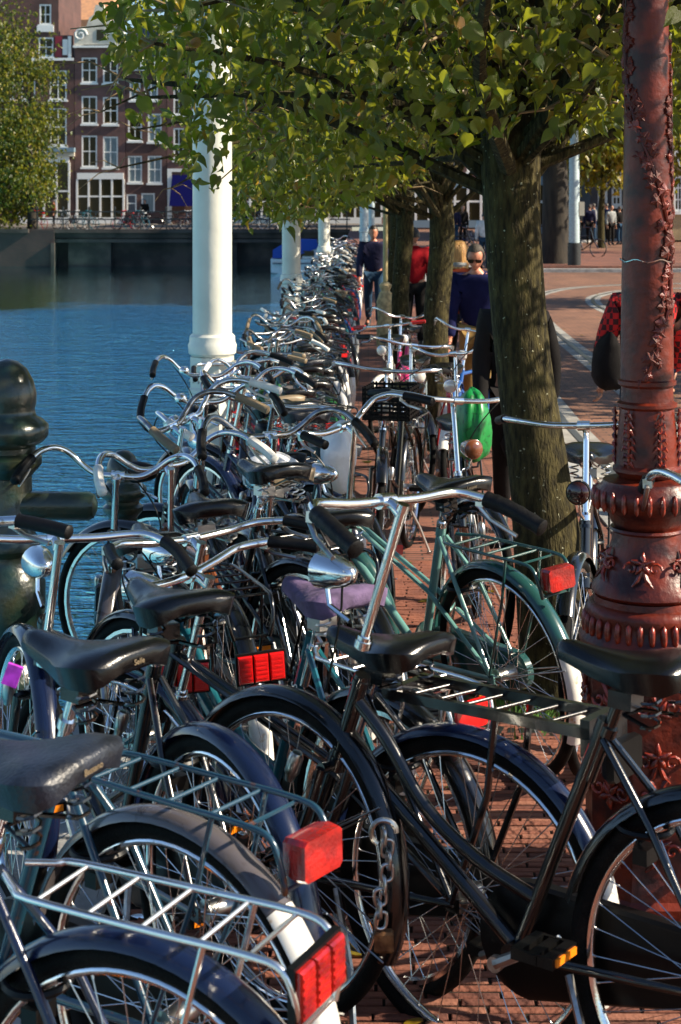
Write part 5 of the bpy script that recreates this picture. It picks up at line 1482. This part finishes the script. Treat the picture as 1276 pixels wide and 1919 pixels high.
def skinmesh(verts, edges, radii, name, sub=1, root=0):
    me = bpy.data.meshes.new(name); me.from_pydata([tuple(v) for v in verts], edges, [])
    o = bpy.data.objects.new(name, me); COL.objects.link(o)
    sk = o.modifiers.new('s', 'SKIN'); sk.use_smooth_shade = True
    for i, d in enumerate(me.skin_vertices[0].data):
        r = radii[i]; d.radius = r if isinstance(r, tuple) else (r, r)
        d.use_root = (i == root)
    if sub:
        ss = o.modifiers.new('u', 'SUBSURF'); ss.levels = sub; ss.render_levels = sub
    dg = bpy.context.evaluated_depsgraph_get()
    out = bpy.data.meshes.new_from_object(o.evaluated_get(dg))
    bpy.data.objects.remove(o); out.name = name
    out.materials.clear(); out.materials.append(None); out.shade_smooth()
    return out
def join_raw(me, mb):
    V = [tuple(v.co) for v in me.vertices]; F = [tuple(p.vertices) for p in me.polygons]
    o = len(V); V += mb.v; F += [tuple(i+o for i in f) for f in mb.f]
    out = bpy.data.meshes.new(me.name); out.from_pydata(V, [], F); out.materials.append(None); out.shade_smooth(); return out
def head_mb(M, face=True):
    """head of height .235 centred on the origin, facing +x: jaw, brow, nose, mouth and ears"""
    b = MB(); n, mm = 22, 16; rings = []
    for i in range(mm+1):
        q = -math.pi/2+math.pi*i/mm; z = .118*math.sin(q); rr = max(.02, math.cos(q))
        ring = []
        for k in range(n):
            a = 2*math.pi*k/n; x, y = .098*rr*math.cos(a), .077*rr*math.sin(a)
            if z < 0:
                y *= 1+z*2.6; x = x*(1+z*1.2)+(-z)*.10*max(0, math.cos(a))
                if math.cos(a) < 0: x *= 1+z*2.5
            c = math.cos(a)
            if c > .6:
                s = abs(math.sin(a))
                if -.02 < z < .03 and .2 < s < .65: x -= .009          # eye sockets
                if .03 < z < .055: x += .003                            # brow
                if -.055 < z < .0 and s < .2: x += .020*(1-(z+.055)/.06*.6)   # nose
                if -.082 < z < -.062 and s < .32: x += .004
            ring.append(M @ Vector((x, y, z)))
        rings.append(ring)
    b.loft(rings)
    for s in (-1, 1):
        e = MB(); e.ball((0,0,0), (.018,.009,.030), 8, 6); b.add([M @ Vector((x-.005, y+s*.074, z-.005)) for x, y, z in e.v], e.f)
    return b
def hand_mb(p, d, side, s=1.0):
    """palm, four bent fingers of unequal length and a thumb; p wrist, d direction of the forearm"""
    b = MB(); d = d.normalized(); fw = Vector((1,0,0)); fw = (fw-d*fw.dot(d)).normalized(); lat = d.cross(fw)
    b.loft([[p+d*q*s+fw*w*c+lat*th*e for c, e in ((-1,-.6),(-.4,-1),(.4,-1),(1,-.6),(1,.6),(.4,1),(-.4,1),(-1,.6))] for q, w, th in ((-.01,.026*s,.019*s),(.03*s,.038*s,.017*s),(.085,.040*s,.013*s))])
    for k, ln in enumerate((.062,.072,.067,.052)):
        o = p+d*.082*s+fw*(.030-.020*k)*s
        in_ = lat*(-side)
        b.tube([o, o+d*ln*.45*s, o+d*ln*.8*s+in_*ln*.3*s, o+d*ln*.85*s+in_*ln*.62*s], [.0088*s,.0085*s,.008*s,.006*s], 6)
    o = p+d*.02*s+fw*.032*s
    b.tube([o, o+d*.03*s+fw*.022*s, o+d*.062*s+fw*.018*s-lat*side*.01], [.011*s,.0095*s,.007*s], 6)
    return b
def person(label, X, Y, head, H=1.75, pose='stand', coat=C_black, legs=C_jean, hair=M_darkhair, skin=M_skin, long_hair=False, long_coat=False, bend=0, gaze=0,
           detail=1, shades=False, scarf=None, group=None, z=None, bag=None, armL=None, armR=None, key=None):
    k = H/1.75
    a = R(head)
    t = thing('person', label, 'person', group, T((X, Y, g(Y)-.0 if z is None else z)) @ rot(a, 'Z') @ Matrix.Scale(k, 4))
    st = .22 if pose == 'walk' else 0.0
    bx = math.sin(R(bend))
    pel = Vector((0,0,.93)); sp = Vector((.02+bx*.10,0,1.12)); ch = Vector((.02+bx*.30,0,1.33-bx*.06)); nk = Vector((.02+bx*.46,0,1.475-bx*.12)); hb = Vector((.035+bx*.56,0,1.54-bx*.14))
    hc = hb+Vector((.02+.03*math.sin(R(gaze)),0,.085))
    J = {}
    for s, n in ((1,'L'),(-1,'R')):
        w = st*s
        J['hip'+n] = Vector((0,.085*s,.90)); J['kn'+n] = Vector((w*.55+.03,.095*s,.50)); J['an'+n] = Vector((w*1.1-(.05 if w < 0 else 0),.095*s,.085 if w >= 0 else .13)); J['to'+n] = J['an'+n]+Vector((.16,.015*s,-.05))
        J['sh'+n] = ch+Vector((-.0,.175*s,.055)); sw = -st*s*.6
        ar = (armL if s > 0 else armR)
        if ar is None:
            J['el'+n] = J['sh'+n]+Vector((sw*.4-.03,.055*s,-.285)); J['wr'+n] = J['el'+n]+Vector((sw*.6+.05,.0,-.245))
        else:
            J['el'+n] = J['sh'+n]+Vector(ar[0]); J['wr'+n] = J['el'+n]+Vector(ar[1])
    def build():
        # body: one continuous figure
        names = ['pel','sp','ch','nk','hb']; pts = [pel,sp,ch,nk,hb]; rad = [(.145,.105),(.13,.10),(.15,.105),.058,.055]
        E = [(0,1),(1,2),(2,3),(3,4)]
        def addp(p, r, par): pts.append(p); rad.append(r); E.append((par, len(pts)-1)); return len(pts)-1
        for n in 'LR':
            h = addp(J['hip'+n], .085, 0); m1 = addp(J['hip'+n].lerp(J['kn'+n],.5), .074, h); kk = addp(J['kn'+n], .054, m1); cf = addp(J['kn'+n].lerp(J['an'+n],.35), .052, kk); an = addp(J['an'+n], .036, cf); addp(J['to'+n], .032, an)
            s0 = addp(J['sh'+n], .056, 2); e0 = addp(J['el'+n], .040, s0); addp(J['wr'+n], .026, e0)
        me = skinmesh(pts, E, rad, 'body', 1)
        M = T(hc) @ rot(R(gaze), 'Y')
        hm = head_mb(M)
        for s, n in ((1,'L'),(-1,'R')):
            hd = hand_mb(J['wr'+n], J['wr'+n]-J['el'+n], s); hm.add(hd.v, hd.f)
        body = join_raw(me, hm)
        # jacket
        pts = [pel+Vector((0,0,-.03 if not long_coat else -.05)), sp, ch, ch.lerp(nk,.80), nk.lerp(hb,.35)]; rad = [(.178,.138),(.168,.132),(.20,.15),(.115,.105),(.080,.080)]; E = [(0,1),(1,2),(2,3),(3,4)]
        if long_coat: addq = Vector((.0,0,.60)); pts.append(addq); rad.append((.15,.13)); E.append((0,4))
        for n in 'LR':
            s0 = addp2(pts, rad, E, J['sh'+n]+Vector((0,0,.005)), .112, 2); e0 = addp2(pts, rad, E, J['el'+n], .066, s0); addp2(pts, rad, E, J['el'+n].lerp(J['wr'+n],.95), .052, e0)
        jk = skinmesh(pts, E, rad, 'jacket', 1)
        pts = [Vector((0,0,.95))]; rad = [(.150,.112)]; E = []
        for n in 'LR':
            h = addp2(pts, rad, E, J['hip'+n], .098, 0); m1 = addp2(pts, rad, E, J['hip'+n].lerp(J['kn'+n],.5), .088, h); kk = addp2(pts, rad, E, J['kn'+n], .072, m1); addp2(pts, rad, E, J['kn'+n].lerp(J['an'+n],.93), .062, kk)
        tr = skinmesh(pts, E, rad, 'trousers', 1)
        shoes = []
        for n in 'LR':
            a_, o_ = J['an'+n], J['to'+n]; dd = (o_-a_); b = MB()
            b.loft([[a_+dd*q+Vector((0,w*c,hh*e-.045)) for c, e in ((-1,0),(1,0),(1,.5),(.6,1),(-.6,1),(-1,.5))] for q, w, hh in ((-.45,.030,.07),(-.2,.040,.11),(.35,.042,.09),(.9,.048,.055),(1.2,.030,.03))])
            shoes.append(b.mesh('shoe', 50))
        hb_ = MB(); hm2 = MB(); n, mm = 20, 10; rings = []
        lo = -.02 if not long_hair else -.06
        for i in range(mm+1):
            q = i/mm; z = lo+(.128-lo)*math.sin(q*math.pi/2); rr = math.sqrt(max(0, 1-(max(z, 0)/.128)**2)); rr = max(rr, .03); ring = []
            for kk in range(n):
                aa = 2*math.pi*kk/n; x, y = .106*rr*math.cos(aa)-.006, .086*rr*math.sin(aa)
                if math.cos(aa) > .35 and z < .07: x *= .62; 
                ring.append(M @ Vector((x, y, z)))
            rings.append(ring)
        hm2.loft(rings)
        if long_hair:
            rings = []
            for z, w, dx, th in ((.135,.035,-.01,.04),(.118,.070,-.012,.072),(.06,.096,-.018,.095),(-.02,.102,-.026,.092),(-.10,.104,-.04,.080),(-.20,.110,-.065,.065),(-.30,.108,-.085,.05),(-.38,.085,-.095,.035),(-.43,.04,-.095,.02)):
                rings.append([M @ Vector((dx+th*math.cos(2*math.pi*kk/24)*(1+.10*math.sin(kk*5+z*9)), w*math.sin(2*math.pi*kk/24)*(1+.07*math.sin(kk*7+z*14)), z)) for kk in range(24)])
            hm2.loft(rings)
        hr = hm2.mesh('hair', 70)
        return body, jk, tr, shoes, hr
    def addp2(pts, rad, E, p, r, par): pts.append(p); rad.append(r); E.append((par, len(pts)-1)); return len(pts)-1
    body, jk, tr, shoes, hr = cached(('person', key), build) if key else build()
    o = put('body', body, skin, t)
    put('jacket', jk, coat, t); put('trousers', tr, legs, t)
    for sm in shoes: put('shoe', sm, M_shoe, t)
    if hair: put('hair', hr, hair, t)
    if shades:
        M = T(hc) @ rot(R(gaze), 'Y'); b = MB()
        for s in (-1, 1):
            b.loft([[M @ Vector((x, s*.036+c*.026, .006+e*.019)) for c, e in ((-1,-.5),(-.4,-1),(.5,-1),(1,-.3),(1,.8),(-1,.8))] for x in (.092,.101)])
            b.tube([M @ Vector((.095,s*.06,.014)), M @ Vector((.0,s*.083,.012))], .004, 5)
        b.tube([M @ Vector((.101,-.015,.012)), M @ Vector((.101,.015,.012))], .004, 5)
        put('sunglasses', b, M_shade, t)
    if scarf:
        b = MB(); b.torus(.062, .034, 22, 8, 'z', o=(nk.x-.01, 0, nk.z+.02)); put('scarf', b, scarf, t)
    if bag:
        b = MB(); b.loft([[Vector((.15*kx*math.copysign(abs(math.cos(q))**.6, math.cos(q)), w*math.copysign(abs(math.sin(q))**.7, math.sin(q)), z_+.012*math.sin(3*q+z_*20))) for q in (2*math.pi*i/20 for i in range(20))] for z_, w, kx in ((.85,.04,.75),(.87,.075,.95),(.93,.095,1.04),(1.03,.092,1.0),(1.12,.075,.96),(1.19,.05,.93),(1.22,.02,.88))])
        for i, v in enumerate(b.v): b.v[i] = (v[0], v[1]+bag*.255, v[2])
        b.tube([(.0,bag*.25,1.2),(.05,bag*.18,1.42),(-.02,bag*.10,1.5)], .012, 6); put('shoulder_bag', b.mesh('s', 80), C_black, t)
    return t
WG = None
person('man in a navy jacket and sunglasses walking with lowered head beside the nearest linden', 1.02, 15.0, 262, 1.78, 'walk', C_navy, C_tan, M_greyhair, M_skin2, bend=14, gaze=24, shades=True)
person('woman with long blond hair and a rust top walking away behind the sunglasses man', .985, 17.3, 92, 1.72, 'walk', C_rust, C_black, M_blond, long_hair=True, scarf=C_grey)
person('man in a dark blue jacket and jeans walking towards the camera beside the bicycle row', .09, 27.0, 268, 1.76, 'walk', C_dnavy, C_jean, M_darkhair, M_skin2, gaze=18, bend=4)
person('person with a red backpack and black trousers walking away between two linden trunks', .66, 23.0, 95, 1.78, 'stand', C_red, C_black, M_darkhair)
person('person in a pale jacket and jeans seen from behind left of the big linden trunk', 3.62, 50.0, 80, 1.76, 'stand', C_white, C_jean, M_darkhair, z=g(50)-.1)
person('person in a long black coat hidden by the nearest linden, one hand showing', .90, 9.7, 265, 1.64, 'walk', C_black, C_black, M_darkhair, M_skin2, long_coat=True, bend=3)
person('person in a red checked shirt with black shoulder bag behind the red lamp column', 1.80, 10.4, 95, 1.72, 'stand', C_plaid, C_jean, M_darkhair, bag=1, armL=((.02,.10,-.26),(-.03,.02,-.22)), armR=((.02,-.09,-.26),(.12,.03,-.20)))
rp = random.Random(77)
cw = [(C_black,'black jacket'),(C_brown,'brown jacket'),(C_white,'pale top'),(C_red,'red top'),(C_dnavy,'dark blue jacket'),(C_grey,'grey jumper'),(C_navy,'navy jacket')]
lw = [(C_black,'black trousers'),(C_jean,'jeans'),(C_tan,'tan trousers')]
spots = [(8.62,70,0),(8.75,72.5,0),(9.25,70,1),(9.75,70.5,2),(10.1,71.5,0),(10.45,69,4),(10.75,72,2),(10.95,69.6,0),(11.35,66.5,1),(11.55,66.8,5)]
used = set()
for i, (x, y, c) in enumerate(spots):
    cm, cn = cw[(c+i*3) % 7]; lm, ln = lw[(i+i//3) % 2]
    lab = f"standing person in a {cn} and {ln} in the sunlit crowd"
    if lab in used: lab = f"person in a {cn} and {ln} " + ('nearest the red column' if i == 9 else 'in front of the crowd' if i == 8 else 'at the near edge of the sunlit crowd')
    used.add(lab)
    person(lab, x, y, rp.uniform(0,360), rp.uniform(1.66,1.82), 'stand', cm, lm, rp.choice([M_darkhair, M_blond, M_greyhair]), group='people standing in the sunlit street', key='crowd'+str(i % 2), z=g(y)-.1)
for i, (x, y, c, l, lab) in enumerate([(-14.0, 100.5, C_black, C_black, 'person in black standing at the bridge railing before the white shopfront'), (-7.9, 103, C_white, C_jean, 'person in white by the blue awning beyond the bridge'),
        (-9.2, 104, C_red, C_white, 'person in red and pale trousers before the pale door beyond the bridge'), (-20.2, 103, C_rust, C_black, 'person in rust brown at the shop door by the canal tree'),
        (-8.9, 101, C_navy, C_tan, 'person in navy at the railing next to the red topped person'),
        (4.0, 68, C_black, C_black, 'dark dressed person far off between the second linden and the big trunk'), (3.55, 66, C_dnavy, C_jean, 'blue dressed person far off right of the second linden')]):
    person(lab, x, y, rp.uniform(0,360), 1.74, 'stand', c, l, M_darkhair, group='people far off across the canal' if x < 0 else 'people far off between the trunks', key='crowd'+str(i % 2), z=.14 if x < 0 else g(y)-.1)
